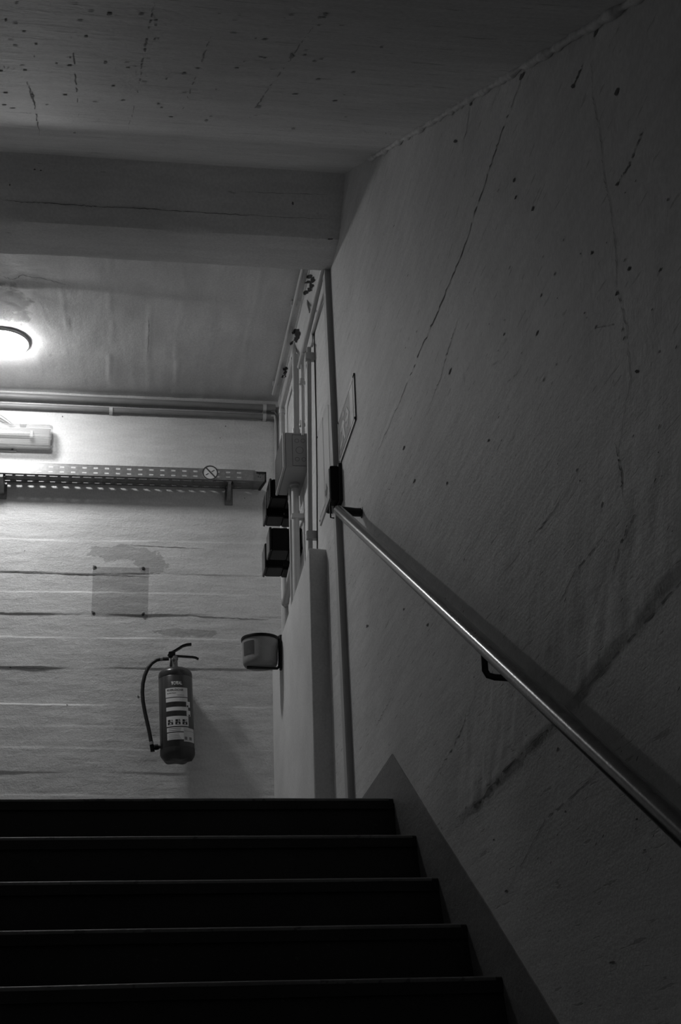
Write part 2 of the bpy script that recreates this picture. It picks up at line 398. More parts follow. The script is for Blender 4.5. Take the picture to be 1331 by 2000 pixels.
# ------------------------------------------------------------------ stairs
nose = [(4.452, .927), (4.127, .751), (3.867, .588), (3.584, .431), (3.284, .279)]
while len(nose) < 14: nose.append((nose[-1][0]-.292, nose[-1][1]-.162))
stairs = thing('staircase', 'flight of near-black stone steps with worn edges coloured pale as lit lines, rising beside the handrail', 'stairs', (0, nose[-1][0], 0), kind='structure')
random.seed(4)
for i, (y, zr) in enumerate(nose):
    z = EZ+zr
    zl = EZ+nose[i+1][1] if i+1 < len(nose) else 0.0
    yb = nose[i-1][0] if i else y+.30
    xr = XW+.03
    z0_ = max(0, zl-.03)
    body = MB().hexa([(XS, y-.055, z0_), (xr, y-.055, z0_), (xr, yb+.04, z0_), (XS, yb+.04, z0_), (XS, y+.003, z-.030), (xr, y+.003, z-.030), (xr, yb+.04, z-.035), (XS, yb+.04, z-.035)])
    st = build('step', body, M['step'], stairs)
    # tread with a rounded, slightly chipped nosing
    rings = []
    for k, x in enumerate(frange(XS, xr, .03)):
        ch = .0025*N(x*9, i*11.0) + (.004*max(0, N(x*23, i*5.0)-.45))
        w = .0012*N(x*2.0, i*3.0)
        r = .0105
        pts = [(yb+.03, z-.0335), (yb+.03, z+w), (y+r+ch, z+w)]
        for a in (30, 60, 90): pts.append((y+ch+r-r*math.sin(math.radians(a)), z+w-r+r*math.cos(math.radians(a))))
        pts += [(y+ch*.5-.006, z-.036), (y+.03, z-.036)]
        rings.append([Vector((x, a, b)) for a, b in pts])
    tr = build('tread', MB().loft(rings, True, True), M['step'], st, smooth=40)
    # worn arris along the nosing, paler to paint in the grazing light
    mbn = MB(); rr = []
    for x in frange(XS, XW-.012-.02*random.random(), .02):
        ch = .0025*N(x*9, i*11.0) + (.004*max(0, N(x*23, i*5.0)-.45)); w = .0012*N(x*2.0, i*3.0)
        hh = .0022+.0016*N(x*6, i*2.0+9)
        hh = max(.0006, hh)
        rn = .0105
        cyy, czz = y+ch+rn-.0010, z+w-rn+.0010
        rr.append([Vector((x, cyy-rn*math.cos(math.radians(q)), czz+rn*math.sin(math.radians(q)))) for q in (5-hh*2000, 25, 40, 52, 62, 72, 82, 90)]+[Vector((x, y+ch+.020, z+w+.0010)), Vector((x, y+ch+.020, z+w-.006)), Vector((x, y+ch+.006, z+w-.008))])
    build('nosing_edge', mbn.loft(rr, True, True), M['nosing'], st, smooth=60)

# dark painted skirting that follows the steps and the landing
def wp(px, py): p = onX(px, py, XW); return p
pk = wp(767.5, 1472); e2 = wp(1090, 2000)
sl = (pk.z-e2.z)/(pk.y-e2.y)
y_lo = .1
poly = [(pk.y, pk.z), (y_lo, pk.z+sl*(y_lo-pk.y))]
base_line = [(y_lo, max(0.0, pk.z+sl*(y_lo-pk.y)-.34)), (pk.y, pk.z-.34)]
mb = MB()
ys = frange(y_lo, pk.y, .02)
top = [(y, pk.z+sl*(y-pk.y)+.0015*N(y*30, 1)) for y in ys]+[(y, pk.z-.0015*abs(N(y*40, 3))-(.02/.65)*(y-pk.y)) for y in frange(pk.y, YB-.02, .05)[1:]]
vv = []; ff = []
for y, z in top:
    zb = z-.36 if y < pk.y else LAND-.02
    zb = max(-.04, zb)
    for t in (0, .25, .5, .75, 1): 
        zz = zb+(z-zb)*t
        vv.append(right_pt(y, zz, .003))
    vv.append(right_pt(y, z, -.02))
for i in range(len(top)-1):
    for j in range(5): ff.append((i*6+j, (i+1)*6+j, (i+1)*6+j+1, i*6+j+1))
sk = build('baseboard_right', MB().add(vv, ff), M['skirt'], smooth=50)
tag(sk, 'dark grey painted skirting band stepping up the wall beside the stairs', 'skirting', kind='structure')

# ------------------------------------------------------------------ cracks, pits and scratches
def polyline(pts, n):
    out = []
    for a, b in zip(pts, pts[1:]):
        for k in range(n): out.append((a[0]+(b[0]-a[0])*k/n, a[1]+(b[1]-a[1])*k/n))
    out.append(pts[-1]); return out
def ribbon(name, pix, width, surf, mat, parent, nrm, jit=1.2, n=10, seed=0, taper=True, gap=0.0):
    random.seed(seed); P = []
    for x, y in polyline(pix, n):
        P.append(surf(x+random.uniform(-jit, jit), y+random.uniform(-jit, jit)))
    vv = []; ff = []
    for i, p in enumerate(P):
        t = (P[min(i+1, len(P)-1)]-P[max(i-1, 0)]).normalized(); s = t.cross(Vector(nrm)).normalized()
        w = width*random.uniform(.35, 1.25)*(min(1, .25+3*min(i, len(P)-1-i)/len(P)) if taper else 1)
        vv += [p-s*w/2, p+s*w/2]
    for i in range(len(P)-1):
        if random.random() >= gap: ff.append((2*i, 2*i+1, 2*i+3, 2*i+2))
    return build(name, MB().add(vv, ff), mat, parent)
def S_right(x, y):
    p = onX(x, y, XW); return right_pt(p.y, p.z, .0012)
SN = Vector((0, .609, -1)).normalized(); SP = Vector((0, 0, SOF(0)))
def S_sof(x, y):
    p = onP(x, y, SP, SN); return sof_pt(p.x, p.y, .0015)
def S_back(x, y):
    p = onY(x, y, YB); return back_pt(p.x, p.z, .0015)
def S_ceil(x, y):
    p = onZ(x, y, CEIL); q = ceil_pt(p.x, p.y); q.z -= .0015; return q
BN = Vector((0, -.19, -.218)).normalized(); BP = Vector((0, 4.98, EZ+3.553))
def S_beam(x, y): return onP(x, y, BP+BN*.006, BN)

cr_r = [([(1025, 145), (985, 245), (955, 340), (905, 490), (860, 600), (820, 690), (780, 790), (738, 885)], .0034, 'crack'),
        ([(1160, 60), (1154, 110), (1158, 190), (1172, 260), (1180, 350), (1192, 400), (1203, 480), (1205, 560), (1225, 640), (1232, 740), (1212, 880), (1222, 975)], .0014, 'crack_soft'),
        ([(920, 200), (905, 300)], .002, 'crack_soft'),
        ([(897, 620), (880, 670), (860, 740), (842, 790)], .0020, 'crack_soft'),
        ([(1140, 125), (1120, 165)], .004, 'crack'),
        ([(1258, 250), (1230, 320), (1205, 360)], .0030, 'crack_soft'),
        ([(765, 1362), (748, 1392), (735, 1420)], .0016, 'crack_soft'), ([(733, 1380), (733, 1421)], .0016, 'crack_soft'),
        ([(775, 920), (765, 950), (748, 985)], .0016, 'crack_soft'),
        ([(1190, 1480), (1130, 1540), (1060, 1600), (985, 1745)], .0018, 'crack_soft'),
        ([(1110, 960), (1050, 1040), (975, 1130)], .0016, 'crack_soft'),
        ([(930, 1360), (905, 1420), (880, 1470), (850, 1520)], .0022, 'crack_soft'),
        ([(1180, 1050), (1130, 1110), (1095, 1180)], .0024, 'crack_soft'),
        ([(1245, 1000), (1215, 1060), (1195, 1140)], .0024, 'crack_soft'),
        ([(1205, 865), (1216, 920), (1222, 978)], .0026, 'crack'),
        ([(690, 1110), (680, 1150)], .0012, 'crack_soft'),
        ([(1331, 1130), (1230, 1245), (1120, 1366)], .0035, 'crack_soft'), ([(1080, 1412), (990, 1500), (910, 1592)], .0030, 'crack')]  # last two: shade under the pour joint drawn as dark strips
for i, (p, w, m) in enumerate(cr_r): ribbon('crack', p, w*1.5, S_right, M[m], wall_right, (1, 0, 0), seed=i, jit=1.3, gap=.12, n=14)
for i, p in enumerate([[(905, 730), (908, 745), (906, 760)], [(1165, 640), (1185, 636), (1200, 632)], [(960, 715), (975, 705)], [(990, 745), (1010, 730)], [(1115, 720), (1125, 722), (1132, 716)], [(970, 960), (930, 1060), (890, 1150)], [(1140, 935), (1155, 950)]]):
    ribbon('scratch', p, .0018, S_right, M['scuff'], wall_right, (1, 0, 0), seed=50+i)
cr_s = [([(303, 0), (296, 30), (285, 85), (276, 135), (266, 190), (250, 255)], .005, 'crack_soft'), ([(412, 70), (395, 115), (370, 180), (352, 225)], .004, 'crack_soft'),
        ([(615, 45), (570, 110), (515, 185), (477, 245)], .0035, 'crack_soft'), ([(53, 158), (66, 200), (78, 262)], .006, 'crack_soft'), ([(62, 180), (66, 198)], .010, 'crack'),
        ([(140, 70), (147, 150), (154, 230)], .004, 'crack_soft'), ([(0, 217), (100, 224)], .004, 'crack'), ([(100, 224), (200, 233), (330, 238), (480, 245), (640, 252), (760, 262)], .003, 'crack_soft'), ([(640, 250), (740, 258), (790, 264)], .003, 'crack_soft'), ([(0, 130), (50, 138)], .003, 'crack_soft')]
for i, (p, w, m) in enumerate(cr_s): ribbon('crack', p, w*.9, S_sof, M[m+'_s'], soffit, tuple(SN), seed=80+i, jit=1.6, gap=.42, n=16)
ribbon('crack', [(0, 389), (35, 394), (80, 396), (160, 401), (190, 404), (260, 406), (330, 411), (420, 417), (520, 422), (640, 428)], .0032, S_beam, M['crack'], beam, tuple(BN), seed=120, jit=1.0)
ribbon('crack', [(470, 374), (560, 378), (640, 380)], .002, S_beam, M['crack_soft'], beam, tuple(BN), seed=121, jit=.8)
cr_c = [([(0, 538), (25, 545), (45, 537), (90, 545), (130, 556)], .005, 'crack_soft'), ([(0, 598), (20, 590), (38, 600)], .008, 'crack'), ([(5, 575), (22, 570), (26, 583)], .005, 'crack_soft'), ([(290, 615), (291, 650), (288, 690)], .003, 'crack_soft')]
for i, (p, w, m) in enumerate(cr_c): ribbon('crack', p, w, S_ceil, M[m], ceiling, (0, 0, -1), seed=140+i)
shade_b = [([(0, 1117), (60, 1119), (130, 1120), (180, 1122), (240, 1124), (300, 1126)], .0045, 'crack_soft'), ([(255, 1065), (330, 1068), (400, 1072)], .0035, 'crack_soft'),
        ([(62, 1197), (120, 1199), (180, 1199)], .003, 'crack_soft'), ([(350, 1201), (420, 1206), (470, 1208), (525, 1210)], .006, 'crack_soft'), ([(0, 1302), (40, 1304), (100, 1306)], .004, 'crack_soft')]
for i, (p, w, m) in enumerate(shade_b): ribbon('crack', p, w, S_back, M[m], wall_back, (0, 1, 0), seed=160+i, jit=.8)  # shade under the board steps, painted as dark strips

def blob(mb, px, py, rx, ry, surf, seed, n=9, sk=0.0):
    random.seed(seed); c = surf(px, py); ring = []
    for k in range(n):
        a = 2*math.pi*k/n; q = random.uniform(.55, 1.2)
        ring.append(surf(px+rx*q*math.cos(a)-sk*ry*q*math.sin(a), py+ry*q*math.sin(a)))
    mb.add([c]+ring, [(0, 1+k, 1+(k+1) % n) for k in range(n)])
mb = MB()
pits = [(890, 276, 5, 4), (1119, 168, 6, 5), (1204, 180, 4, 11), (1205, 359, 4, 5), (1164, 63, 5, 14), (1022, 148, 4, 9), (921, 203, 3, 5), (786, 278, 3, 6), (1041, 408, 3, 6), (1157, 494, 3, 5), (1230, 525, 3, 6), (1050, 650, 2, 7), (1005, 352, 3, 5), (1008, 385, 2, 5),
        (1205, 573, 3, 5), (1290, 528, 2, 5), (880, 725, 2, 9), (1245, 725, 5, 4), (1240, 1600, 4, 3), (1085, 1463, 2, 6), (1205, 1480, 3, 3), (790, 875, 2, 5), (810, 940, 2, 6), (874, 943, 2, 4), (955, 860, 2, 4), (836, 1220, 2, 4), (718, 1223, 3, 4), (790, 1190, 2, 3), (1100, 1585, 3, 3), (960, 1640, 3, 2), (1190, 1880, 8, 3), (985, 1740, 5, 3), (1255, 1660, 4, 2)]
for i, (x, y, a, b) in enumerate(pits): blob(mb, x, y, a*.8, b*.95, S_right, i, sk=.38)
random.seed(77)
for i in range(150):
    x = random.uniform(700, 1325); y = random.uniform(260, 1750)
    if y < 330+(1-(x-700)/630)*40 or (x < 1100 and y > 1475+(x-768)*1.55): continue
    if x < 760: continue
    kq = .35+.65*min(1, (x-640)/500)
    blob(mb, x, y, kq*random.uniform(.6, 1.2), kq*random.uniform(1.5, 6.5), S_right, 200+i, 6, sk=.40)
p_ = build('pit', mb, M['pit'], wall_right); p_['kind'] = 'stuff'
mb = MB()
for i, (x, y, a, b) in enumerate([(214, 27, 6, 3), (168, 71, 4, 2), (205, 122, 4, 3), (360, 143, 5, 2), (325, 153, 3, 1.5), (636, 26, 5, 3), (690, 140, 5, 2), (403, 234, 4, 2), (573, 251, 5, 2), (12, 40, 4, 2), (146, 258, 3, 2), (570, 108, 5, 6), (505, 208, 5, 3), (745, 90, 4, 2)]): blob(mb, x, y, a, b, S_sof, 300+i)
random.seed(78)
for i in range(70): blob(mb, random.uniform(0, 700), random.uniform(5, 230), random.uniform(2, 8), random.uniform(.6, 1.4), S_sof, 400+i, 6)
p_ = build('pit', mb, M['pit_s'], soffit); p_['kind'] = 'stuff'
mb = MB()
for i, (x, y, a, b) in enumerate([(572, 397, 2, 4), (645, 467, 6, 1.5), (68, 331, 3, 1.5), (80, 333, 3, 1.5), (19, 361, 2, 2)]): blob(mb, x, y, a, b, S_beam, 500+i)
p_ = build('pit', mb, M['pit'], beam); p_['kind'] = 'stuff'
mb = MB()
for i, (x, y, a, b) in enumerate([(122, 814, 1.5, 1.5), (441, 833, 1.2, 1.2), (430, 856, 1, 1), (270, 1361, 2.5, 2.5), (48, 1076, 1, 1), (20, 1303, 1.5, 1.5), (131, 1377, 1.5, 1.5), (478, 973, 1, 1)]): blob(mb, x, y, a, b, S_back, 520+i)
p_ = build('pit', mb, M['pit'], wall_back); p_['kind'] = 'stuff'
# ragged plaster bead where the soffit meets the wall
pts = []; rad = []
for k, yy in enumerate(frange(1.75, 4.3, .02)):
    pts.append(Vector((XW-.004+.004*N(yy*9, 1), yy, SOF(yy)-.004+.004*N(yy*11, 5)))); rad.append(max(.003, .010+.008*N(yy*13, 2)+.006*N(yy*37, 4)))
build('plaster_bead', MB().tube(pts, rad, 6), M['bead'], soffit, smooth=60)

# ------------------------------------------------------------------ round ceiling lamp
lc = onZ(3, 680, CEIL-.05)
def round_lamp(loc, label):
    lamp = thing('ceiling_lamp', label, 'lamp', loc)
    build('base_ring', MB().lathe([(.120, .0), (.148, .0), (.148, -.016), (.142, -.022), (.120, -.022)], n=64), M['white'], lamp, local=True, smooth=40)
    dome = [(.139, -.018), (.139, -.022)]+[(.138*math.cos(a), -.022-.042*math.sin(a)) for a in [math.radians(q) for q in (8, 20, 32, 45, 58, 70, 80, 86)]]
    build('dome', MB().lathe(dome, n=64), M['lamp'], lamp, local=True, smooth=60)
round_lamp((lc.x, lc.y, CEIL), 'round lit opal glass lamp on the landing ceiling')
round_lamp((-2.4, -1.15, HALL), 'added unseen fill lamp, round opal glass, on the ceiling of the lower hall')  # added fill lamp, out of view; reaches the stairs only by bounce

# ------------------------------------------------------------------ unlit tube light
xr = onY(102, 850, 7.37).x; xl = xr-1.28
zt, zb = EZ+ray(103, 829).z/ray(103, 829).y*7.385, EZ+ray(99, 871).z/ray(99, 871).y*7.37
zm = (zt+zb)/2
tl = thing('tube_light', 'unlit tube light with a clear plastic cover on the back wall', 'lamp', (xr-.64, YB, zm))
build('housing', MB().box((xl+.01, YB-.045, zb+.014), (xr-.012, YB+.012, zt-.012), .004), M['white'], tl)
build('reflector', MB().prism([(xl+.02, YB-.046, zb+.02), (xl+.02, YB-.058, zm), (xl+.02, YB-.046, zt-.02)], (1.24, 0, 0)), M['white'], tl)
hh = (zt-zb)/2
cprof = [(YB-.028, -hh*.98), (YB-.070, -hh), (YB-.082, -hh*.90), (YB-.094, -hh*.45), (YB-.100, 0), (YB-.092, hh*.45), (YB-.078, hh*.88), (YB-.066, hh), (YB-.028, hh*.98)]
rings = []
for x, k in ((xl, .88), (xl+.006, .96), (xl+.02, 1), (xr-.02, 1), (xr-.006, .96), (xr, .88)):
    rings.append([Vector((x, YB-.028+(y-YB+.028)*k, zm+z*k)) for y, z in cprof])
mbc = MB().loft(rings, False, False, closed=False)
mbc.f.append(tuple(range(len(cprof)))); mbc.f.append(tuple(len(mbc.v)-len(cprof)+j for j in range(len(cprof))))
build('cover', mbc, M['clear'], tl, smooth=35)
build('tube', MB().tube([(xl+.05, YB-.070, zm+.006), (xr-.12, YB-.070, zm+.006)], .012, 14), M['white'], tl, smooth=40)
for x in (xl+.05, xr-.115): build('tube_holder', MB().box((x-.010, YB-.086, zm-.020), (x+.010, YB-.046, zm+.026), .003), M['white'], tl)
cx = onY(46, 822, 7.42).x
for x in (cx, cx-.62):
    k = MB().box((x-.018, YB-.062, zt-.006), (x+.018, YB-.030, zt+.008), .002); k.box((x-.016, YB-.056, zt+.008), (x-.009, YB-.044, zt+.022)); k.box((x+.008, YB-.056, zt+.008), (x+.014, YB-.044, zt+.022))
    build('cover_clip', k, M['galv_dk'], tl)
for q, (ofs, rr_) in enumerate(((0, .006), (.016, .005))):
    a = onY(27-q*5, 826, YB-.03); pth = []
    for k in range(15):
        t = k/14; pth.append(Vector((a.x-.26*t, YB-.02-.015*math.sin(t*3.1), a.z+(.085-ofs)*math.sin(min(1, t*1.5)*math.pi/2)-.004)))
    build('supply_cable', MB().tube(pth, rr_, 8), M['pvc'], tl, smooth=60)
sp_ = onY(0, 876, YB-.01)
build('fixing_plate', MB().box((sp_.x-.35, YB-.010, EZ+ray(20, 883).z/ray(20, 883).y*YB), (onY(32, 876, YB).x, YB+.01, zb+.02)), M['box'], tl)
sc = onY(24, 877, YB-.012); build('screw', MB().lathe([(.006, 0), (.006, -.003), (.003, -.005)], (sc.x, YB-.010, sc.z), 'y', 10), M['cable_dk'], tl)

# ------------------------------------------------------------------ perforated cable tray
YN, YF = 7.335, 7.453
tz0 = EZ+ray(400, 936).z/ray(400, 936).y*YN; tz1 = EZ+ray(400, 915.5).z/ray(400, 915.5).y*YN
tx0, tx1 = -1.9, onY(519, 935, YN).x
tray = thing('cable_tray', 'perforated galvanised cable tray on the back wall below the tube light', 'cable tray', ((tx0+tx1)/2, YF, tz0))
PITCHX = onY(222, 908, YN).x-onY(200.2, 908, YN).x
def perforated(x0, x1, rows, v0, v1, fn, phase):
    """sheet in (x, v) with real slot openings; rows: (v_lo, v_hi, slot_len, skip)"""
    mb = MB(); edges = sorted(set([v0, v1]+[q for r in rows for q in r[:2]]))
    for a, b in zip(edges, edges[1:]):
        row = next((r for r in rows if abs(r[0]-a) < 1e-9), None)
        if not row: mb.add([fn(x0, a), fn(x1, a), fn(x1, b), fn(x0, b)], [(0, 1, 2, 3)]); continue
        x = x0
        c = x0+phase % PITCHX
        while c+row[2] < x1-.05:
            mb.add([fn(x, a), fn(c, a), fn(c, b), fn(x, b)], [(0, 1, 2, 3)]); x = c+row[2]; c += PITCHX
        mb.add([fn(x, a), fn(x1, a), fn(x1, b), fn(x, b)], [(0, 1, 2, 3)])
    return mb
def solid(o, t=.0014):
    s = o.modifiers.new('thickness', 'SOLIDIFY'); s.thickness = t; s.offset = 0; return o
xc_end = onY(499, 925, YN).x
ref = onY(99.5, 908, YN).x-.5*.024     # a slot in the upper row of the side starts here
ph = (ref-tx0) % PITCHX
hs = tz1-tz0
solid(build('side_panel', perforated(tx0, xc_end, [(tz0+hs*.20, tz0+hs*.34, .024, 0), (tz0+hs*.64, tz0+hs*.80, .024, 0)], tz0, tz1, lambda x, v: (x, YN, v), ph), M['galv'], tray))
bw = YF-YN
solid(build('bottom_panel', perforated(tx0, xc_end, [(YN+bw*.14, YN+bw*.26, .044, 0), (YN+bw*.80, YN+bw*.87, .027, 0)], YN, YF, lambda x, v: (x, v, tz0), ph+.006), M['galv_dk'], tray))
solid(build('back_panel', perforated(tx0, xc_end, [(tz0+hs*.4, tz0+hs*.55, .024, 0)], tz0, tz1, lambda x, v: (x, YF, v), ph), M['galv_dk'], tray))
build('lip', MB().box((tx0, YN-.0015, tz1-.001), (xc_end, YN+.008, tz1+.0012)), M['galv'], tray)
lipm = MB()
x = tx0+(ph+.006) % PITCHX
while x+.05 < xc_end-.05:      # raised edge round each slot of the bottom
    for v in (.14, .78):
        ya, yb2 = YN+bw*v-.004, YN+bw*v+bw*.13+.003
        lipm.box((x-.004, ya-.003, tz0-.0032), (x+.054, ya, tz0-.0005)); lipm.box((x-.005, ya, tz0-.0028), (x-.002, ya+.010, tz0-.0005)); lipm.box((x+.052, ya, tz0-.0028), (x+.055, ya+.010, tz0-.0005))
    x += PITCHX
l_ = build('slot_edge', lipm, M['galv'], tray); l_['kind'] = 'stuff'
ec = MB()      # joint plate and open end
solid(build('end_section', MB().add([(xc_end-.01, YN-.002, tz0-.002), (tx1, YN-.002, tz0-.002), (tx1, YN-.002, tz1-.016), (xc_end-.01, YN-.002, tz1-.004), (xc_end-.01, YF, tz0-.002), (tx1-.02, YF, tz0-.002)], [(0, 1, 2, 3), (0, 4, 5, 1)]), M['galv_dk'], tray))
e_ = MB(); e_.box((xc_end+.006, YN-.006, tz1-.020), (tx1+.004, YN+.006, tz1-.010)); e_.box((tx1-.005, YN-.006, tz0-.004), (tx1+.004, YN+.006, tz1-.010))
e_.hexa([(tx1-.006, YN-.006, tz0-.008), (tx1+.004, YN-.006, tz0-.008), (tx1-.018, YF, tz0-.008), (tx1-.030, YF, tz0-.008), (tx1-.006, YN-.006, tz0+.004), (tx1+.004, YN-.006, tz0+.004), (tx1-.018, YF, tz0+.004), (tx1-.030, YF, tz0+.004)])
build('edge_guard', e_, M['black_matt'], tray)
hm = MB()
for px, py in ((507, 926), (514, 927), (505, 931), (509, 932)):
    c = onY(px, py, YN-.004); hm.lathe([(.003, 0), (.003, -.001)], (c.x, YN-.0032, c.z), 'y', 8)
b_ = build('bolt_hole', hm, M['ink'], tray); b_['kind'] = 'stuff'
def bracket(px, label):
    c = onY(px, 950, YN)
    t = thing('tray_bracket', label, 'bracket', (c.x, YB, tz0-.05), group='brackets under the cable tray')
    build('wall_plate', MB().box((c.x-.023, YB-.010, tz0-.105), (c.x+.023, YB+.008, tz0-.004), .002), M['galv_dk'], t)
    build('arm', MB().hexa([(c.x-.010, YN+.004, tz0-.022), (c.x+.006, YN+.004, tz0-.022), (c.x+.010, YB, tz0-.085), (c.x-.014, YB, tz0-.085),
                            (c.x-.010, YN+.004, tz0-.0035), (c.x+.006, YN+.004, tz0-.0035), (c.x+.010, YB, tz0-.0035), (c.x-.014, YB, tz0-.0035)]), M['galv_dk'], t)
    n = onY(px+3, 944, YN)
    build('clamp_bolt', MB().lathe([(.007, -.010), (.007, 0), (.004, 0), (.004, .012)], (c.x+.014, YN+.018, tz0-.008), 'z', 6), M['black_matt'], t)
bracket(450, 'galvanised bracket under the tray end next to the black boxes')
bracket(2, 'galvanised bracket under the tray below the tube light')
c = onY(411, 923, YN-.006)
sg = thing('round_sign', 'round white sign with a dark ring and diagonal bar fixed to the cable tray', 'sign', (c.x, YN-.003, c.z))
r_ = .0455
build('plate', MB().lathe([(r_, 0), (r_, -.0025)], (c.x, YN-.0015, c.z), 'y', 40), M['paper'], sg)
rg = MB().loft([[Vector((c.x+q*math.cos(2*math.pi*k/40), YN-.0048, c.z+q*math.sin(2*math.pi*k/40))) for k in range(40)] for q in (r_, r_*.82)]); build('ring', rg, M['sign_dark'], sg)
def barp(a0, b0, w):
    a0, b0 = Vector(a0), Vector(b0); t = (b0-a0).normalized(); s = Vector((-t.y, t.x))*w/2
    return [(c.x+q.x, YN-.0050, c.z+q.y) for q in (a0-s, b0-s, b0+s, a0+s)]
build('bar', MB().add(barp((-.024, .030), (.027, -.026), .0085), [(0, 1, 2, 3)]), M['sign_dark'], sg)
for a0, b0 in (((.007, .006), (.024, .017)), ((-.026, -.015), (-.010, -.005))): build('dash', MB().add(barp(a0, b0, .0042), [(0, 1, 2, 3)]), M['ink'], sg)

# ------------------------------------------------------------------ pipes along the top of the back wall
def back_pipe(name, ya, yb, r, label, clips):
    a, b = onY(0, ya, YB-.03), onY(534, yb, YB-.03)
    a = a+(a-b)*1.2
    a.y = b.y = YB-.014-r
    t = thing(name, label, 'pipe', tuple((a+b)/2))
    build('tube', MB().tube([a+(b-a)*q for q in frange(0, 1, .1)], r, 16), M['pipe'], t, smooth=50)
    build('end_collar', MB().tube([b-(b-a).normalized()*.05, b+(b-a).normalized()*.012], r*1.18, 16), M['pipe'], t, smooth=40)
    for px in clips:
        c = onY(px, ya+(yb-ya)*px/534, YB-.03); c.y = a.y
        k = MB().tube([c-Vector((.010, 0, 0)), c+Vector((.010, 0, 0))], r*1.28, 14); k.box((c.x-.010, c.y, c.z-r*1.3), (c.x+.010, YB+.004, c.z+r*.9))
        build('clip', k, M['clip'], t, smooth=40)
back_pipe('steel_pipe', 773, 797.5, .019, 'thick grey pipe running along the top of the back wall against the ceiling', (517,))
back_pipe('conduit_pipe', 791, 814, .0145, 'thin grey pipe running just below the thicker pipe on the back wall', (217, 517))
# bundle of cables bending from the pipe ends down the corner
for i, (r, lab) in enumerate(((.006, 'grey cable bending out of the thick pipe down the corner, outermost of three'), (.005, 'grey cable bending out of the thick pipe down the corner, middle of three'), (.006, 'grey cable bending out of the thin pipe down the corner'))):
    yo = YB-.020-.012*i
    a = onY(530, 796+8*i, yo); e = onY(547-4*i, 850, yo); f = onY(547-4*i, 925, yo)
    pth = [a, a+Vector((.018, 0, 0))]
    for k in range(1, 6):
        t = k/6*math.pi/2; pth.append(Vector((a.x+.018+(e.x-a.x-.018)*math.sin(t), yo, a.z-(a.z-e.z)*.55*(1-math.cos(t)))))
    pth += [e, f]
    tag(build('cable', MB().tube(pth, r, 8), M['pvc'] if i != 1 else M['cable'], smooth=60), lab, 'cable')

# ------------------------------------------------------------------ conduits, pipes and boxes on the right wall
def pipe3(name, pts, r, mat, label, parts=(), smooth=50):
    t = thing(name, label, 'pipe', tuple(pts[-1]))
    build('tube', MB().tube(pts, r, 14), mat, t, smooth=smooth)
    return t
def ex(p, q, k): return p+(q-p)*k
# along the ceiling
a, b = onZ(590.5, 530, CEIL-.030), onZ(534.5, 770, CEIL-.030)
t = pipe3('ceiling_conduit', [ex(b, a, 1.25), a, b], .0095, M['pvc_lt'], 'pale conduit on the landing ceiling running back beside the broken holes')
for k in (.08, .75):
    c = ex(b, a, k); build('saddle', MB().box((c.x-.016, c.y-.009, c.z-.002), (c.x+.016, c.y+.009, CEIL-.003), .002), M['clip'], t)
# along the wall, just below the ceiling
XA = XW-.030
a, b = onX(630, 531, XA), onX(585.5, 717, XA)
t = pipe3('wall_conduit', [ex(b, a, 1.3), a, b], .0125, M['pvc'], 'grey conduit high on the right wall ending above the vertical pipes')
c = ex(b, a, .18); build('saddle', MB().box((c.x-.006, c.y-.012, c.z-.017), (XW+.004, c.y+.012, c.z+.017), .002), M['pvc'], t)
a, b = onX(635, 566, XW-.010), onX(611, 650, XW-.010)
tag(build('thin_cable', MB().tube([a, ex(a, b, .5), b, b+Vector((0, .02, -.05)), onX(609.5, 676, XW-.02)], .0065, 8), M['pvc'], smooth=60), 'thin cable dropping from the high conduit to the slim vertical pipe', 'cable')
a, b = onX(574, 702, XA), onX(551.5, 793, XA)
el = b+Vector((0, .012, -.018)); d0 = onX(554, 878, XA); d0.x = XA; 
dn = Vector((XA, el.y+.004, d0.z))
pipe3('wall_pipe', [ex(b, a, 1.02), a, b, b+Vector((0, .006, -.006)), el], .0150, M['pvc'], 'grey pipe along the top of the right wall bending down at the corner')
t = pipe3('corner_pipe', [el+Vector((0, .001, -.002)), Vector((XA, el.y+.002, el.z-.03)), Vector((XA, el.y+.003, EZ+3.20)), Vector((XA, el.y+.003, lowtop-.004))], .0150, M['pvc'], 'grey vertical pipe in the corner below a pale socket')
build('socket', MB().tube([el+Vector((0, .001, .000)), Vector((XA, el.y+.002, el.z-.024))], .0185, 14), M['clip'], t, smooth=40)
# slim vertical pipe with brackets
a, b = onX(603.5, 679, XA), onX(606.5, 1077, XA)
ym = (a.y+b.y)/2
a = Vector((XA, a.y, a.z)); b = Vector((XA, b.y, b.z))
b2 = b+(b-a)*.25
t = pipe3('slim_pipe', [a, b2], .0115, M['trunk'], 'slim grey vertical pipe held off the right wall by two square clamps')
for py in (698, 1047):
    k = (py-679)/398; c = ex(a, b, k)
    build('clamp', MB().box((XA-.018, c.y-.016, c.z-.020), (XW+.006, c.y+.016, c.z+.020), .003), M['trunk'], t)
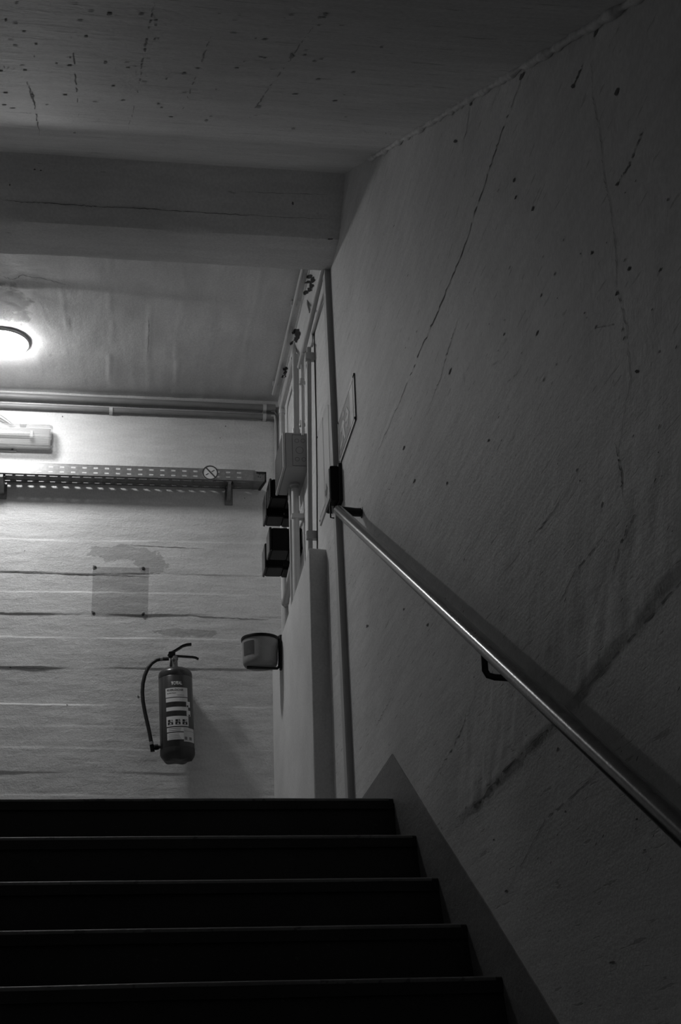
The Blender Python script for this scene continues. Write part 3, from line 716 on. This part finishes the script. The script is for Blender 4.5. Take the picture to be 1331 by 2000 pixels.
# pipe into the grey box
YBX = 6.235
a, b = onX(577.5, 693, XA-.010), onX(578.5, 850, XA-.010)
t = pipe3('box_pipe', [a, Vector((a.x, b.y, b.z)), Vector((a.x, b.y, onY(575, 845, YBX).z+.002))], .0175, M['pvc'], 'wide grey vertical pipe entering the top of the grey junction box')
build('collar', MB().tube([Vector((a.x, b.y, b.z+.030)), Vector((a.x, b.y, b.z-.01))], .0215, 14), M['pvc'], t, smooth=40)
a, b = onX(590, 690, XA+.006), onX(591.5, 850, XA+.006)
t = pipe3('thin_conduit', [a, Vector((a.x, b.y, b.z))], .0060, M['pvc_lt'], 'thin pale conduit with two round fittings above the grey junction box')
for py in (744, 826):
    c = onX(590.5, py, XA+.006)
    build('fitting', MB().lathe([(.006, -.022), (.016, -.018), (.016, -.004), (.011, .002), (.013, .008), (.006, .018)], (c.x, c.y, c.z), 'z', 12), M['pvc_lt'], t, smooth=40)
# grey junction box
xo = onY(553, 880, YBX).x
zt_ = onY(575, 845, YBX).z; zb_ = onY(575, 913, YBX).z
yb_ = onX(539, 966, xo).y
jb = thing('junction_box', 'large grey plastic junction box with round knock-outs on the right wall', 'box', (XW, YBX, zb_))
build('body', MB().box((xo+.012, YBX, zb_), (XW+.006, yb_, zt_), .003), M['box'], jb)
build('lid', MB().box((xo-.001, YBX-.002, zb_-.002), (xo+.011, yb_+.002, zt_+.002), .002), M['box_edge'], jb)
build('lid_face', MB().box((xo-.003, YBX+.018, zb_+.006), (xo+.002, yb_-.012, zt_-.006), .001), M['red_dk'], jb)
km = []
for px, py, r in ((580, 861, .011), (592, 861, .011), (585.5, 879.5, .019), (581, 897, .011), (594, 897.5, .011)):
    c = onY(px, py, YBX); ring = MB().loft([[Vector((c.x+q*math.cos(2*math.pi*k/24), YBX-.0012, c.z+q*math.sin(2*math.pi*k/24))) for k in range(24)] for q in (r, r-.0018)])
    build('knock_out', ring, M['box_line'], jb)
fr = MB()
q0, q1 = onY(571, 849, YBX), onY(598, 910, YBX)
for a_, b_ in (((q0.x, q0.z), (q1.x, q0.z)), ((q0.x, q1.z), (q1.x, q1.z)), ((q0.x, q0.z), (q0.x, q1.z))):
    fr.box((min(a_[0], b_[0])-.0008, YBX-.0014, min(a_[1], b_[1])-.0008), (max(a_[0], b_[0])+.0008, YBX+.002, max(a_[1], b_[1])+.0008))
build('moulded_line', fr, M['box_line'], jb)
gl = onZ(584, 945, zb_); build('cable_gland', MB().lathe([(.026, .004), (.026, -.012), (.020, -.016), (.020, -.030)], (XA-.012, gl.y, zb_), 'z', 14), M['box'], jb, smooth=40)
# pipe out of the bottom of the box
t = pipe3('drop_pipe', [Vector((XA-.012, gl.y, zb_-.01)), Vector((XA-.012, gl.y+.02, EZ+2.1))], .0190, M['pvc_lt'], 'wide pale vertical pipe dropping from the grey junction box behind the low wall')
c = onX(590, 985, XA); build('clip', MB().box((XA-.034, gl.y-.020, c.z-.012), (XW+.005, gl.y+.022, c.z+.012), .003), M['clip'], t)
a = onX(577, 978, XA-.02)
pipe3('side_conduit', [Vector((XA-.030, gl.y+.06, zb_+.002)), Vector((XA-.030, gl.y+.07, EZ+2.16))], .0075, M['clip'], 'thin white conduit just behind the pale drop pipe')
bcur = [Vector((XA-.030, gl.y+.12, zb_-.002)), Vector((XA-.028, gl.y+.13, zb_-.03)), Vector((XA-.020, gl.y+.11, zb_-.09)), Vector((XA-.012, gl.y+.07, zb_-.13)), Vector((XA-.008, gl.y+.05, zb_-.17))]
tag(build('looped_cable', MB().tube(bcur, .007, 8), M['cable'], smooth=60), 'dark looped cable under the grey junction box', 'cable')

# the four black boxes
def black_box(pf_l, pf_r, py_t, py_b, ylen, label, Y0):
    """front side seen between pf_l..pf_r and py_t..py_b, at depth Y0"""
    l = onY(pf_l, py_b, Y0); r = onY(pf_r, py_b, Y0); tp = onY(pf_l, py_t, Y0)
    t = thing('black_box', label, 'box', (XW, Y0, l.z), group='black boxes on the right wall')
    build('case', MB().box((l.x, Y0, l.z), (r.x, Y0+ylen, tp.z), .006), M['black'], t)
    build('lid', MB().box((l.x-.010, Y0-.003, l.z-.003), (l.x+.003, Y0+ylen+.003, tp.z+.003), .004), M['black_gloss'], t)
    build('back_plate', MB().box((r.x-.002, Y0+.01, l.z-.006), (XW+.004, Y0+ylen-.01, tp.z+.006), .003), M['black'], t)
    for zz in (l.z+.012, tp.z-.012): build('fixing_lug', MB().box((r.x-.004, Y0-.010, zz-.006), (XW+.003, Y0+.014, zz+.006), .002), M['black'], t)
black_box(530.5, 562, 935, 972, .14, 'glossy black box directly under the grey junction box', 6.625)
black_box(522.5, 556, 962, 1008, .14, 'glossy black box behind and just below the one under the grey junction box', 6.79)
black_box(530.5, 566.5, 1030, 1074, .14, 'glossy black box in the lower pair, standing in front of its neighbour', 6.52)
black_box(521.5, 555.5, 1062, 1108, .14, 'glossy black box lowest on the wall, beside the vertical corner pipe', 6.79)
# sloping-looking runs parallel to the wall behind the boxes
a, b = onX(581, 1000, XA-.004), onX(566, 1046, XA-.004)
pipe3('short_pipe', [ex(b, a, 1.0), b, ex(a, b, 1.5)], .0140, M['pvc'], 'short grey pipe running along the wall between the upper and lower black boxes')
a, b = onX(574.5, 1096, XA-.004), onX(557.5, 1176, XA-.004)
t = pipe3('fat_pipe', [a, ex(a, b, .5), b], .0190, M['pvc'], 'fat grey pipe running along the wall just above the low wall')
build('end_cap', MB().tube([ex(a, b, .97), ex(a, b, 1.03)], .0212, 16), M['pvc'], t, smooth=40)
c = onX(554.5, 1188, XA)
pipe3('stub_pipe', [Vector((XA, c.y+.02, c.z+.01)), Vector((XA, c.y+.02, lowtop-.03))], .011, M['pvc_lt'], 'short vertical stub below the end of the fat pipe')
# thin black cable down the wall beside the slim pipe
tag(build('wall_cable', MB().tube([onX(613.5, 640, XW-.003), onX(615.5, 720, XW-.003), onX(618, 830, XW-.003), onX(619.5, 940, XW-.003), onX(620, 1080, XW-.003)], .0028, 6), M['cable_dk'], smooth=60), 'thin dark cable running down the wall beside the notice', 'cable')
# broken holes
def hole(cx, cy, blobs, label, surf, nr):
    o = None; mb = MB()
    for i, (x, y, a, b) in enumerate(blobs): blob(mb, x, y, a, b, surf, 600+int(x), 11)
    o = build('broken_hole', mb, M['hole'])
    tag(o, label, 'hole', group='broken holes beside the ceiling conduit')
def S_wall_hi(x, y): p = onX(x, y, XW); return right_pt(p.y, p.z, .002)
def S_c2(x, y): p = onZ(x, y, CEIL); q = ceil_pt(p.x, p.y); q.z -= .003; return q
def S_hole(x, y):
    p = onX(x, y, XW)
    return S_wall_hi(x, y) if p.z < CEIL-.012 else S_c2(x, y)
hole(604, 556, [(604, 541, 7.5, 5), (612, 547, 5, 7), (603, 551, 8, 3.6), (609, 559, 5, 7), (598, 571, 7, 5), (606, 566, 6, 4)], 'ragged dark hole broken in the ceiling edge nearest the beam', S_hole, None)
hole(578, 655, [(578, 646, 8, 6), (583, 654, 6, 8), (572, 669, 5, 4.5), (579, 663, 5, 6)], 'ragged dark hole broken in the ceiling edge above the vertical pipes', S_hole, None)
hole(557, 728, [(559, 719, 6, 4), (558, 727, 4, 6), (555, 734, 6, 4)], 'small ragged dark hole near the corner above the bending pipe', S_hole, None)
for i, (a_, b_, lab) in enumerate((((602, 573), (606, 610), 'thin cable hanging out of the broken hole nearest the beam'), ((578, 662), (575, 695), 'cable coming out of the broken hole above the vertical pipes'))):
    p0 = onZ(a_[0], a_[1], CEIL-.004); p1 = onX(b_[0], b_[1], XW-.03)
    tag(build('hanging_cable', MB().tube([p0, ex(p0, p1, .5)+Vector((-.005, 0, -.012)), p1], .006+.006*i, 8), M['pvc'] if i else M['cable'], smooth=60), lab, 'cable')

# ------------------------------------------------------------------ vertical trunking at the stair head
tp, bt = onX(645.5, 531, XW), onX(693.5, 1560, XW)
dirv = (tp-bt).normalized()
t0 = tp+dirv*.02; t1 = bt-dirv*((bt.z-LAND)/dirv.z)
def trunk_part(x0, x1, y0, y1, pa, pb):
    return [(x0, pb.y+y0, pb.z), (x1, pb.y+y0, pb.z), (x1, pb.y+y1, pb.z), (x0, pb.y+y1, pb.z), (x0, pa.y+y0, pa.z), (x1, pa.y+y0, pa.z), (x1, pa.y+y1, pa.z), (x0, pa.y+y1, pa.z)]
em_t, em_b = onY(655, 909, 5.235).z+.012, onY(655, 976, 5.235).z-.006
def at_z(z): return ex(t1, t0, (z-t1.z)/(t0.z-t1.z))
for lab_, pa, pb, joints in (('grey plastic cable trunking rising from the black emergency light to the beam', t0, at_z(em_t), [onX(648, 672, XW).z, onX(656, 792, XW).z]),
                             ('grey plastic cable trunking running down from the handrail end behind the top step', at_z(em_b), Vector((t1.x, t1.y, t1.z)), [])):
    tk = thing('cable_trunking', lab_, 'trunking', (XW, pb.y, pb.z), group='lengths of trunking on the right wall')
    build('channel', MB().hexa(trunk_part(XW-.019, XW+.003, 0, .060, pa, pb)), M['trunk'], tk)
    zs_ = [pa.z]+joints+[pb.z]
    for za_, zb_ in zip(zs_, zs_[1:]):
        build('lid', MB().hexa(trunk_part(XW-.0255, XW-.0185, -.001, .061, at_z(za_-.001), at_z(zb_+.001))), M['trunk_lid'], tk)

# ------------------------------------------------------------------ exit sign
s_y0, s_y1 = 4.838, 5.262; s_z1, s_z0 = EZ+2.673, EZ+2.470
es = thing('exit_sign', 'framed exit sign with running figure and arrow on the stair wall', 'sign', (XW, (s_y0+s_y1)/2, s_z0))
sx = XW-.004
build('plate', MB().box((sx, s_y0, s_z0), (XW+.008, s_y1, s_z1)), M['sign_plate'], es)
fm = MB(); w_ = .013
for a_, b_ in (((s_y0, s_z0), (s_y1, s_z0+w_)), ((s_y0, s_z1-w_), (s_y1, s_z1)), ((s_y0, s_z0), (s_y0+w_, s_z1)), ((s_y1-w_, s_z0), (s_y1, s_z1))): fm.box((sx-.0018, a_[0], a_[1]), (sx+.002, b_[0], b_[1]))
build('frame', fm, M['sign_plate'], es)
edge = MB()
for z in (s_z0+w_, s_z1-w_-.004): edge.box((sx-.0012, s_y0+w_, z), (sx, s_y1-w_, z+.004))
edge.box((sx-.0012, s_y0+w_, s_z0+w_), (sx, s_y0+w_+.018, s_z1-w_))
build('frame_shadow_line', edge, M['ink_grey'], es)  # dark strips painted in for the frame's inner shade
def sq(u, v): return Vector((sx-.0013, s_y0+w_+.03+u*(s_y1-s_y0-2*w_-.04), s_z0+w_+.008+v*(s_z1-s_z0-2*w_-.014)))   # u away from the stairs
def flat(name, pts, mat, lift=0.0): return build(name, MB().prism([sq(u, v)-Vector((lift, 0, 0)) for u, v in pts], (.0012, 0, 0)), mat, es)
flat('door_field', [(0, 0), (.20, 0), (.20, 1), (0, 1)], M['sign_lt'])
flat('dark_field', [(.20, 0), (1, 0), (1, 1), (.20, 1)], M['sign_dark'])
flat('arrow', [(.26, .5), (.40, .20), (.44, .30), (.37, .44), (.50, .44), (.50, .56), (.37, .56), (.44, .70), (.40, .80)], M['sign_lt'], .001)
flat('figure', [(.60, .62), (.66, .74), (.74, .74), (.86, .60), (.83, .52), (.75, .60), (.74, .42), (.80, .30), (.90, .24), (.90, .14), (.76, .20), (.69, .34), (.62, .12), (.56, .14), (.62, .46), (.64, .56), (.60, .52), (.55, .56)], M['sign_lt'], .001)
flat('figure_head', [(.64+.05*math.cos(q*math.pi/5), .86+.08*math.sin(q*math.pi/5)) for q in range(10)], M['sign_lt'], .001)
for y_, z_ in ((s_y0+.010, s_z0+.012), (s_y0+.010, s_z1-.012), (s_y1-.010, s_z1-.012), (s_y1-.010, s_z0+.012)):
    build('screw', MB().lathe([(.0045, 0), (.0045, -.0025), (.002, -.0035)], (sx-.0015, y_, z_), 'x', 8), M['ink'], es)

# ------------------------------------------------------------------ notice on the wall behind the trunking
n0, n1 = 5.47, 5.86
nz1 = onX(628, 830, XW).z; nz0 = onX(622, 1043, XW).z
nb = thing('wall_notice', 'framed paper notice on the right wall behind the trunking', 'notice', (XW, n0, nz0))
build('backing', MB().box((XW-.006, n0, nz0), (XW+.008, n1, nz1)), M['sign_plate'], nb)
build('sheet', MB().box((XW-.0075, n0+.03, nz0+.03), (XW-.005, n0+.19, nz1-.03)), M['sheet'], nb)
build('sheet', MB().box((XW-.0075, n0+.21, nz0+.03), (XW-.005, n1-.03, nz1-.03)), M['sheet'], nb)
build('edge_strip', MB().box((XW-.0078, n0+.196, nz0+.01), (XW-.005, n0+.204, nz1-.01)), M['frame_lt'], nb)
build('edge_strip', MB().box((XW-.0078, n0-.002, nz0), (XW-.004, n0+.004, nz1)), M['frame_lt'], nb)
for z in (nz0+.02, nz1-.02): build('screw', MB().lathe([(.005, 0), (.005, -.002)], (XW-.0062, n1-.012, z), 'x', 8), M['ink'], nb)

# ------------------------------------------------------------------ black emergency light
Y0 = 5.235
zt_, zb_ = onY(655, 909, Y0).z, onY(655, 976, Y0).z
xo = onY(646.5, 960, Y0).x; xp = onY(663.5, 960, Y0).x
Y1 = onX(637, 1001, xo).y
em = thing('emergency_light', 'black wall-mounted emergency light box at the top of the handrail', 'lamp', (XW, Y0, zb_))
build('case', MB().box((xo, Y0, zb_), (xp, Y1, zt_), .004), M['black'], em)
build('mounting_plate', MB().box((xp-.002, Y0-.006, zb_-.004), (XW+.004, Y1+.006, zt_+.010), .002), M['black_matt'], em)
build('diffuser', MB().box((xo-.004, Y0+.012, zb_+.012), (xo+.002, Y1-.012, zt_-.010), .001), M['sign_plate'], em)
ar = [(.35, .5), (.6, .75), (.6, .58), (.85, .58), (.85, .40), (.6, .40), (.6, .25)]
build('printed_arrow', MB().prism([(xo-.0052, Y0+.012+u*(Y1-Y0-.024), zb_+.012+v*(zt_-zb_-.022)) for u, v in ar], (.0008, 0, 0)), M['ink'], em)
hk = MB().tube([(XW-.045, Y0+.05, zb_+.004), (XW-.045, Y0+.05, zb_-.058), (XW-.030, Y0+.05, zb_-.060)], .0035, 8)
build('hook', hk, M['black_matt'], em)
build('paper_tag', MB().add([(XW-.040, Y0+.052, zb_-.004), (XW-.030, Y0+.052, zb_-.006), (XW-.036, Y0+.056, zb_-.050)], [(0, 1, 2)]), M['paper'], em)

# ------------------------------------------------------------------ handrail
XR = XW-.085
ra, rb = onX(662, 997, XR), onX(1331, 1620, XR)
rd = (rb-ra).normalized()
rend = rb+rd*1.9
hr = thing('handrail', 'worn grey metal handrail sloping down the right wall beside the stairs', 'handrail', tuple(ex(ra, rend, .5)))
railr = .0195
pth = [ra-rd*.02]+[ex(ra, rend, q) for q in frange(0, 1, .05)]
build('rail', MB().tube(pth, [railr*.75]+[railr]*(len(pth)-1), 20), M['steel'], hr, smooth=50)
wb = Vector((XW+.006, ra.y-.015, ra.z-.012))
build('top_return', MB().tube([ra+Vector((0, -.010, -.004)), wb+Vector((-.03, 0, 0)), wb], .0165, 12), M['black_matt'], hr, smooth=50)
build('wall_flange', MB().lathe([(.022, 0), (.022, -.004), (.018, -.006)], (XW+.002, wb.y, wb.z), 'x', 20), M['black_matt'], hr, smooth=30)
def rail_bracket(p):
    q = [p+Vector((0, 0, -railr*.6)), p+Vector((0, .002, -.055)), p+Vector((.006, .002, -.066)), p+Vector((.020, .002, -.070)), Vector((XW+.006, p.y+.002, p.z-.074))]
    build('bracket', MB().tube(q, .0075, 10), M['black_matt'], hr, smooth=60)
pb = onX(945, 1262, XR); rail_bracket(pb)
rail_bracket(pb+(rb-ra).normalized()*1.35); 
rail_bracket(pb+(rb-ra).normalized()*2.7)

# ------------------------------------------------------------------ wall plugs round the bare patch
for i, (px, py, lab) in enumerate(((186, 1108, 'rusty wall plug at the corner of the bare patch under the peeled paint'), (280, 1111, 'flaking wall plug at the corner of the bare patch above the extinguisher handle'),
                                   (183, 1198, 'wall plug in the bare patch corner away from the extinguisher, beside a board line'), (279.5, 1200, 'dark wall plug in the bare patch corner right above the extinguisher'))):
    c = onY(px, py, YB); c = back_pt(c.x, c.z)
    t = thing('wall_plug', lab, 'wall plug', tuple(c), group='wall plugs of the bare patch')
    build('plug', MB().lathe([(.0075, .004), (.0075, -.003), (.004, -.004)], tuple(c), 'y', 10), M['ink'], t)
    mbp = MB(); 
    random.seed(i+9)
    for k in range(3): blob(mbp, px+random.uniform(-2.5, 2.5), py+random.uniform(-2, 2), 3.2, 2.4, lambda x, y: S_back(x, y)+Vector((0, -.0012, 0)), 700+i*5+k)
    build('chipped_paint', mbp, M['pit'], t)

# ------------------------------------------------------------------ fire extinguisher
YE = 7.330; RE = .0895
zbase = onY(347, 1487, YE).z; xb = onY(347.8, 1470, YE).x
fe = thing('fire_extinguisher', 'dark fire extinguisher with white printed labels hanging on the back wall', 'fire extinguisher', (xb, YE, zbase), rot=(0, math.radians(-2.4), 0))
def zl(py, Y=YE-RE): return onY(345, py, Y).z-zbase
zs = zl(1305.5); ztop = zs-.012+.036; zv = onY(336, 1279, YE).z-zbase-.010
prof = [(.060, .010), (.078, .016), (RE-.002, .034), (RE, .046), (RE, zl(1459)), (RE-.0015, zl(1458)), (RE, zl(1457)), (RE, zl(1318)), (RE-.0018, zl(1317)), (RE, zl(1316)), (RE, zs-.012)]
dh = ztop-(zs-.012)
for q in (15, 30, 45, 60, 72, 82): prof.append((.022+(RE-.022)*math.cos(math.radians(q))**.75, zs-.012+dh*math.sin(math.radians(q))))
prof += [(.024, ztop), (.024, ztop+.006)]
body = build('cylinder', MB().lathe(prof, n=48), M['red'], fe, local=True, smooth=35)
fm = []
for r0, h0, amp in ((RE+.0012, .060, 0), (RE+.0012, .034, 0), (RE-.003, .022, .003), (RE-.018, .002, .005), (RE-.034, -.003, .002), (.02, -.003, 0)):
    fm.append([Vector(((r0)*math.cos(2*math.pi*k/60), r0*math.sin(2*math.pi*k/60), h0-amp*math.cos(5*2*math.pi*k/60+.6))) for k in range(60)])
build('foot', MB().loft(fm, True, True), M['red_dk'], fe, local=True, smooth=50)
build('neck', MB().lathe([(.020, ztop), (.020, ztop+.012), (.015, ztop+.014), (.015, zv-.020), (.018, zv-.018), (.018, zv), (.012, zv+.004)], n=20), M['galv_dk'], fe, local=True, smooth=40)
vh = onY(336, 1279, YE)
va = MB().box((vh.x-.018, YE-.016, vh.z-.016), (vh.x+.018, YE+.016, vh.z+.016), .004)
build('valve', va, M['black'], fe)
def strap(pix, wdt, hgt):
    P = [onY(x, y, YE) for x, y in pix]; rings = []
    for i, p in enumerate(P):
        t = (P[min(i+1, len(P)-1)]-P[max(i-1, 0)]).normalized(); s = Vector((0, 1, 0)); u = t.cross(s)
        rings.append([p+u*hgt/2-s*wdt/2, p+u*hgt/2+s*wdt/2, p-u*hgt/2+s*wdt/2, p-u*hgt/2-s*wdt/2])
    return MB().loft(rings, True, True)
build('squeeze_lever', strap([(329, 1281), (333, 1276), (341, 1272), (350, 1266.5), (357, 1262), (365, 1259.5), (374, 1258.5)], .024, .0105), M['black'], fe)
build('carry_handle', strap([(334, 1281), (345, 1281.5), (360, 1282.5), (376, 1283.5), (382, 1284.5), (388, 1287.5)], .024, .0065), M['black'], fe)
pin = onY(340, 1289, YE-.022); pr = [Vector((pin.x+.010*math.cos(q*math.pi/8), YE-.022, pin.z+.013*math.sin(q*math.pi/8))) for q in range(17)]
build('pin_ring', MB().tube(pr, .0012, 6, caps=False), M['ferrule'], fe)
gq = onY(338, 1288, YE-.017); build('pressure_button', MB().lathe([(.008, 0), (.008, -.006), (.004, -.009)], (gq.x, YE-.012, gq.z), 'y', 12), M['galv_dk'], fe)
hp = [(330, 1286.5), (324, 1287), (315, 1287), (306, 1289), (297, 1295), (289, 1305), (283, 1319), (279.3, 1335), (278.3, 1352), (279.5, 1370), (283, 1390), (287.5, 1410), (292, 1430), (295, 1447), (296.5, 1456)]
hose = build('hose', MB().tube([onY(x, y, YE-.01) for x, y in hp], .0100, 12), M['rubber'], fe, smooth=60)
def band(p, q, r, nm, mt, par): return build(nm, MB().tube([onY(*p, YE-.01), onY(*q, YE-.01)], r, 14), mt, par, smooth=40)
band((313, 1287.2), (318, 1286.9), .0118, 'ferrule', M['ferrule'], hose); band((295.2, 1449), (296.2, 1454.5), .0118, 'ferrule', M['ferrule'], hose)
band((318, 1287), (328, 1286.6), .0088, 'hose_coupling', M['galv_dk'], fe)
band((296.5, 1455), (298.5, 1468), .0112, 'nozzle', M['black'], fe); band((302, 1460), (309.5, 1458.5), .0150, 'nozzle_holder', M['black'], fe); band((298, 1463), (304, 1461), .007, 'nozzle_link', M['black'], fe); band((309, 1459), (314, 1458), .010, 'holder_stud', M['red_dk'], fe)
hkx = onY(338, 1284, YE).x
build('wall_hook', MB().box((hkx-.012, YE, zbase+zv-.018), (hkx+.012, YB+.01, zbase+zv), .003), M['black_matt'], fe)
# printed labels, wrapped round the cylinder
TH0 = -math.pi/2 + .02     # angle that faces the stairs
def wrap(u, z, lift): a = TH0+u; return Vector(((RE+lift)*math.cos(a), (RE+lift)*math.sin(a), z))
def lab(name, u0, u1, za, zb2, mat, lift=.0005, parent=fe):
    us = frange(u0, u1, .07); r0 = [wrap(u, za, lift) for u in us]; r1 = [wrap(u, zb2, lift) for u in us]
    return build(name, MB().loft([r0, r1], closed=False), mat, parent, local=True, smooth=60)
UL, UR = -.70, .80
def uu(px, py): # pixel across the cylinder -> wrap angle
    ax = 339.0+(py-1300)*.047
    return math.asin(max(-.98, min(.98, (px-ax)/33.3)))
def zz(py): return zl(py)
lab('label', uu(320, 1350), uu(362, 1350), zz(1360.6), zz(1342.5), M['paper']); lab('label', uu(321, 1366), uu(362.5, 1366), zz(1369.8), zz(1362.2), M['paper'])
lab('label', uu(322, 1384), uu(364, 1384), zz(1387.4), zz(1380), M['paper']); lab('label', uu(323, 1408), uu(365, 1408), zz(1417.6), zz(1398), M['paper'])
lab('label', uu(324, 1424), uu(365.5, 1424), zz(1428.4), zz(1420), M['paper']); lab('label', uu(325, 1438), uu(357, 1438), zz(1444), zz(1430.5), M['paper'])
lab('panel', uu(321, 1374), uu(361, 1374), zz(1379.4), zz(1370.4), M['red_dk'], .0004); lab('panel', uu(322, 1392), uu(362, 1392), zz(1397.2), zz(1388), M['red_dk'], .0004)
lab('pictogram', uu(360, 1375), uu(367.5, 1375), zz(1380.2), zz(1369), M['paper'], .0007); lab('pictogram', uu(361, 1393), uu(368.5, 1393), zz(1397.6), zz(1386.5), M['paper'], .0007)
lab('pictogram_mark', uu(361, 1378), uu(364, 1378), zz(1380), zz(1376.5), M['ink'], .0009); lab('pictogram_mark', uu(365, 1396), uu(367.6, 1396), zz(1397.4), zz(1394), M['ink'], .0009)
st = lab('inspection_sticker', uu(356, 1435), uu(376.5, 1435), zz(1448), zz(1421), M['paper_dim'], .0008)
for px in (360.5, 369.5): lab('sticker_mark', uu(px-2.6, 1441), uu(px+2.4, 1441), zz(1444.5), zz(1438.5), M['ink_grey'], .0010)
lab('sticker_line', uu(357, 1427), uu(375, 1427), zz(1427.6), zz(1426.9), M['ink_grey'], .0010)
def text(name, body, u_mid, z_base, height, width, mat, lift=.0009, bold=.0, parent=fe):
    cu = bpy.data.curves.new(name, 'FONT'); cu.body = body; cu.size = 1.0; cu.offset = bold; cu.resolution_u = 3
    o = bpy.data.objects.new(name, cu); C.objects.link(o)
    dg = bpy.context.evaluated_depsgraph_get(); me = bpy.data.meshes.new_from_object(o.evaluated_get(dg))
    bpy.data.objects.remove(o); bpy.data.curves.remove(cu)
    xs = [v.co.x for v in me.vertices]; ys_ = [v.co.y for v in me.vertices]
    x0, x1, y0_, y1_ = min(xs), max(xs), min(ys_), max(ys_)
    for v in me.vertices:
        u = u_mid+((v.co.x-(x0+x1)/2)/(x1-x0))*width; z = z_base+(v.co.y-y0_)/(y1_-y0_)*height
        v.co = wrap(u, z, lift)
    me.update(); return link(name, me, mat, parent)
text('lettering', 'TOTAL', (uu(330, 1333)+uu(351, 1333))/2, zz(1337.2), (zz(1330.2)-zz(1337.2)), uu(351, 1333)-uu(330, 1333), M['paper'], bold=.05)
text('lettering', 'FEUERLÖSCHER', (uu(322.5, 1347)+uu(354, 1347))/2, zz(1349.0), zz(1344.2)-zz(1349.0), uu(354, 1347)-uu(322.5, 1347), M['ink'], bold=.02)
text('lettering', 'kg ABC-Pulver', (uu(323, 1353)+uu(340, 1353))/2, zz(1354.6), zz(1351.6)-zz(1354.6), uu(340, 1353)-uu(323, 1353), M['ink'], bold=.01)
def lines(py0, n, step, xa, xb2, mat, hgt=.8, seed=1):
    random.seed(seed)
    for i in range(n):
        e = xb2-random.uniform(0, (xb2-xa)*.25); y = py0+i*step
        lab('print_line', uu(xa, y), uu(e, y), zz(y+hgt/2), zz(y-hgt/2), mat, .0009)
lines(1357.3, 1, 1, 342, 360, M['ink_grey'], .8, 2)
lines(1372.8, 2, 4, 323, 342, M['ink'], 1.6, 3); lines(1390.5, 2, 4, 324, 342, M['ink'], 1.6, 4)
lines(1422.3, 2, 3.6, 327, 355, M['ink_grey'], 1.2, 5); lines(1433, 5, 2.4, 327, 352, M['ink_grey'], .7, 6)
for i, (px, ch) in enumerate(((330.5, 'A'), (344.5, 'B'), (358, 'C'))):
    text('class_letter', ch, uu(px+2.6, 1407), zz(1408.6), zz(1404.4)-zz(1408.6), uu(px+4.6, 1407)-uu(px+.8, 1407), M['ink'], bold=.02)
    lab('class_symbol', uu(px-5, 1412), uu(px+4.8, 1412), zz(1414.8), zz(1409.6), M['ink'], .0009)
    lab('class_symbol', uu(px-5, 1407), uu(px-.2, 1407), zz(1409.0), zz(1404.6), M['ink'], .0009)
    zz_ = [(px-2.2, 1413.8), (px+.2, 1410.4), (px+2.4, 1413.8)]
    build('class_flame', MB().add([wrap(uu(a_, b_), zz(b_), .0012) for a_, b_ in zz_], [(0, 1, 2)]), M['paper'], fe, local=True)

# ------------------------------------------------------------------ grey bucket on its bracket
YK = 6.96
xk = onY(508.5, 1270, YK).x; rk = .093
zt_ = onY(508, 1236, YK-rk).z; zb_ = onY(508, 1309, YK+rk*.5).z
bk = thing('wall_bucket', 'small grey bucket with a dark rim and label held on a wall bracket', 'bucket', (xk, YK, zb_))
hgt = zt_-zb_
bp_ = [(.02, .004), (rk*.78, .003), (rk*.88, .008), (rk*.945, .020), (rk*.965, .036), (rk*.975, hgt*.5), (rk, hgt-.012), (rk*.97, hgt-.012), (rk*.93, .03), (.02, .012)]
build('pail', MB().lathe(bp_, n=48), M['bucket'], bk, local=True, smooth=50)
build('rim', MB().lathe([(rk*.96, hgt-.014), (rk*1.04, hgt-.016), (rk*1.06, hgt-.006), (rk*1.04, hgt), (rk*.92, hgt), (.02, hgt+.004), (.02, hgt-.002), (rk*.90, hgt-.004)], n=48), M['black'], bk, local=True, smooth=40)
us = frange(-math.pi/2-1.22, -math.pi/2-.46, .06)
za, zb3 = .050, hgt-.034
build('label', MB().loft([[Vector(((rk*.975+.0012+.0016*t)*math.cos(a), (rk*.975+.0012+.0016*t)*math.sin(a), za+(zb3-za)*t)) for a in us] for t in (0, .5, 1)], closed=False), M['bucket_label'], bk, local=True, smooth=50)
xf = onY(547.5, 1290, YK).x
brk = MB().tube([(xk-.070, YK-.010, zb_-.004), (xk+.05, YK-.010, zb_-.006), (xf-.016, YK-.010, zb_-.006), (xf-.006, YK-.010, zb_+.004), (xf-.004, YK-.010, zb_+.030), (xf-.003, YK-.010, zt_+.012)], .0075, 10)
build('support_arm', brk, M['black_matt'], bk, smooth=50)
build('wall_strip', MB().box((xf-.004, YK-.022, zb_-.012), (max(xf+.010, .816), YK+.010, zt_+.016), .002), M['black_matt'], bk)
build('hinge', MB().tube([(xk+rk*.99, YK-.012, zt_-.012), (xf-.010, YK-.012, zt_-.018), (xf+.002, YK-.012, zt_-.010)], .007, 8), M['black'], bk, smooth=50)
